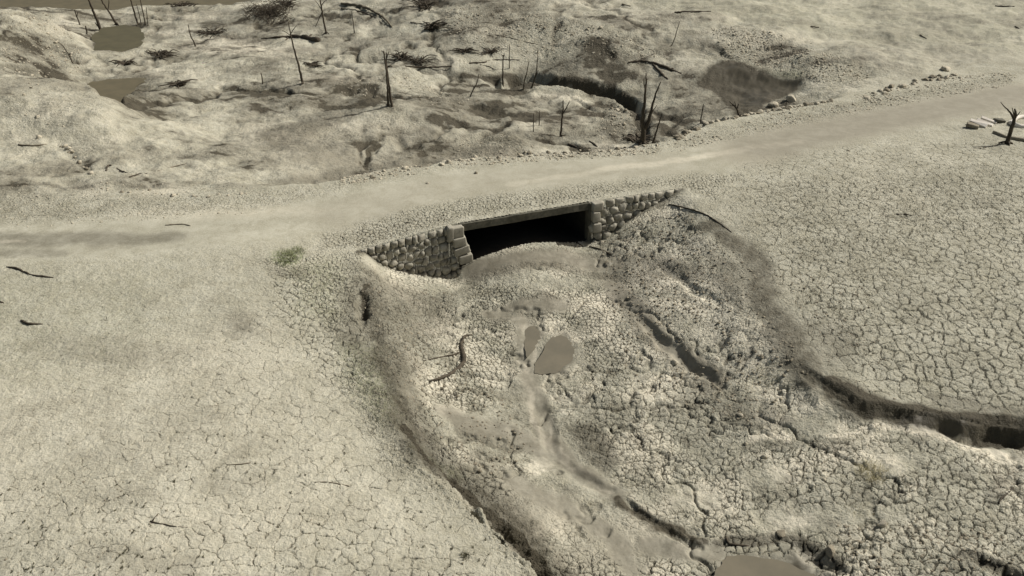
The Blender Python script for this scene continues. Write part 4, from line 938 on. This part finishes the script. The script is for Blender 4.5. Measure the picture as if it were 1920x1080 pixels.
# pale slabs and low masonry ring at right
def slab(px, py, l, w, h, rz, tx, label, name='stone_slab', m=None):
    g = ground(px, py); bm = bmesh.new(); bmesh.ops.create_cube(bm, size=1)
    for v in bm.verts: v.co = Vector((v.co.x*l, v.co.y*w, v.co.z*h))+Vector([rk_.uniform(-.03, .03) for _ in range(3)])
    bmesh.ops.bevel(bm, geom=bm.edges[:], offset=.025, segments=1, affect='EDGES')
    me = bpy.data.meshes.new(name); bm.to_mesh(me); bm.free(); me.materials.append(m or M_SLAB); o = bpy.data.objects.new(name, me); col.objects.link(o)
    o.location = (g.x, g.y, g.z+h*.5+.02); o.rotation_euler = (tx, .15, rz); return tag(o, label, 'stone slab', 'slabs beside the stubby dead tree')
slab(1822,240, .62,.32,.22, -.5, .1, 'brown broken slab at the left end of the pale slabs', m=M_ROCKD)
slab(1833,236, .95,.26,.20, -.75, .45, 'white slab leaning in the group, nearest to its brown left end')
slab(1845,234, .95,.24,.18, -.75, .45, 'white slab in the middle of the leaning group')
slab(1853,229, .85,.22,.16, -.7, .4, 'white slab at the right of the leaning group')
slab(1873,229, .62,.36,.16, .1, 0, 'dark block standing in for an oval hollow behind the stubby dead tree', m=M_CONC)  # dark block added in place of a hollow
def ring(pts, r, label, m, hz=.2, name='stone_kerb'):
    V, Fc = [], []; P = []
    for q in pts: g = ground(*q); P.append((g.x, g.y, g.z+hz*.3))
    tube(V, Fc, P, [r]*len(P), 8, .2); return tag(mobj(name, V, Fc, m), label, 'kerb', 'remains of a stone ring')
ring([(1935,222),(1912,222),(1898,228),(1896,234),(1912,239),(1940,240)], .14, 'curved white kerb of a ruined ring at the right margin', M_SLAB)
ring([(1862,250),(1878,256),(1900,262),(1935,268)], .10, 'low dark kerb below the ruined ring', M_ROCKD)

# ---------------------------------------------------------------- loose stuff nobody could count
ICO = []
for i in range(4):
    me = rockmesh(90+i, 1, .7); V = np.array([v.co[:] for v in me.vertices]); Fa = np.array([p.vertices[:] for p in me.polygons]); ICO.append((V, Fa)); bpy.data.meshes.remove(me)
def scatter(name, regs, m, label, cat, seed):
    rs = np.random.RandomState(seed); Vs, Fs, n0 = [], [], 0
    for pts, n, r0, r1 in regs:
        P = GP(pts); lo, hi = P.min(0), P.max(0)
        X = rs.uniform(lo[0], hi[0], n*4); Y = rs.uniform(lo[1], hi[1], n*4); k = inside(X+.5*fbm(X, Y, .5, 3, 3), Y, P)
        k &= (fbm(X, Y, .5, 3, seed) > rs.uniform(-.5, .3, len(X))); X, Y = X[k][:n], Y[k][:n]; Z = hf(X, Y)
        for x, y, z in zip(X, Y, Z):
            V, Fa = ICO[rs.randint(4)]; r = r0+(r1-r0)*rs.rand()**3; a = rs.uniform(0, 6.3); c, s = math.cos(a), math.sin(a)
            sx, sy, sz = r*rs.uniform(.7, 1.3), r*rs.uniform(.7, 1.3), r*rs.uniform(.7, 1.2)
            q = np.stack([V[:, 0]*sx*c-V[:, 1]*sy*s+x, V[:, 0]*sx*s+V[:, 1]*sy*c+y, V[:, 2]*sz+z+r*.1], 1); Vs.append(q); Fs.append(Fa+n0); n0 += len(V)
    V = np.concatenate(Vs); Fa = np.concatenate(Fs)
    return tag(mobj(name, V, Fa.tolist(), m, smooth=False), label, cat, None, 'stuff')
scatter('gravel', [([(830,12),(960,20),(1120,50),(1260,110),(1200,125),(1000,100),(850,80)], 1400, .03, .12), ([(1330,52),(1450,60),(1640,135),(1600,165),(1480,140),(1360,110)], 1400, .03, .12),
  ([(30,20),(120,45),(165,130),(60,145),(0,130)], 700, .03, .12), ([(640,140),(800,150),(900,185),(800,200),(640,180)], 350, .03, .1), ([(860,265),(980,240),(1000,285),(880,300)], 300, .03, .09),
  ([(640,330),(870,300),(1240,272),(1240,288),(870,313),(650,348)], 1600, .03, .11), ([(1250,265),(1450,208),(1640,172),(1900,128),(1900,160),(1500,230),(1260,288)], 2600, .03, .11),
  ([(0,350),(300,345),(600,350),(500,400),(0,430)], 400, .02, .07), ([(1120,190),(1200,225),(1195,268),(1110,262)], 260, .03, .1), ([(60,150),(130,150),(120,240),(20,240)], 50, .03, .09)],
  M_ROCK, 'pale gravel strewn over ridges, slopes and the edges of the road', 'gravel', 3)
scatter('mud_clods', [([(680,500),(860,540),(900,700),(1000,850),(900,900),(760,760),(690,620)], 900, .02, .07), ([(1130,430),(1280,400),(1420,500),(1520,700),(1400,800),(1200,720),(1140,560)], 2200, .02, .08),
  ([(1440,500),(1620,540),(1700,760),(1560,720)], 500, .02, .06), ([(1560,985),(1930,1000),(1930,1080),(1600,1080)], 500, .02, .07), ([(-50,900),(300,900),(330,1090),(-50,1090)], 160, .02, .045),
  ([(600,445),(850,395),(850,415),(670,465)], 200, .02, .05), ([(400,900),(1000,1090),(400,1090)], 200, .015, .04)],
  M_ROCKD, 'small brown mud clods crumbled over the stream banks and bed', 'mud clods', 4)

def blades(name, regs, m, label, cat, seed, kind='stuff', group=None):
    rs = np.random.RandomState(seed); V, Fc = [], []
    for px, py, rx, ry, n, h, w in regs:
        for i in range(n):
            a = rs.uniform(0, 6.3); r = math.sqrt(rs.rand())*rs.uniform(.5, 1.1); c = ground(px, py); k = scale_at(c)
            x = c.x+rx*r*math.cos(a)/k; y = c.y+ry*r*math.sin(a)/(k*SP); z = H1(x, y) if rx > 6 else c.z
            d = rs.uniform(0, 6.3); hh = h*rs.uniform(.5, 1.3); ln = hh*rs.uniform(.2, .9); b = len(V); ww = w*rs.uniform(.6, 1.3)
            ox, oy = math.cos(d+1.57)*ww, math.sin(d+1.57)*ww
            V += [(x-ox, y-oy, z-.01), (x+ox, y+oy, z-.01), (x+math.cos(d)*ln*.4+ox*.7, y+math.sin(d)*ln*.4+oy*.7, z+hh*.6), (x+math.cos(d)*ln*.4-ox*.7, y+math.sin(d)*ln*.4-oy*.7, z+hh*.6), (x+math.cos(d)*ln, y+math.sin(d)*ln, z+hh*.85)]
            Fc += [(b, b+1, b+2, b+3), (b+3, b+2, b+4)]
    return tag(mobj(name, V, Fc, m, smooth=False), label, cat, group, kind)
blades('grass', [(540,482,24,15,420,.11,.008),(560,470,18,8,160,.09,.007),(530,495,16,8,120,.09,.007)], M_GRASS, 'patch of green grass sprouting beside the road left of the stone wall', 'grass', 1)
blades('dry_grass', [(1632,885,34,20,700,.12,.006),(1430,710,40,20,260,.07,.006),(1610,960,30,15,80,.07,.006)], M_STRAW, 'straw-coloured dry grass on the cracked mud at lower right', 'dry grass', 2)
seeds = [(random.uniform(0, 330), random.uniform(900, 1085)) for _ in range(70)]+[(random.uniform(300, 960), random.uniform(840, 1085)) for _ in range(60)]+[(random.uniform(400, 620), random.uniform(800, 900)) for _ in range(14)]
blades('seedlings', [(a, b, 2.5, 2, 14, .05, .008) for a, b in seeds if b > 1.1*(a-700)+760 or a < 700]+[(872,1043,10,7,90,.10,.008)], M_WEED, 'tiny dark seedlings dotted over the dry mud at lower left', 'seedlings', 3)
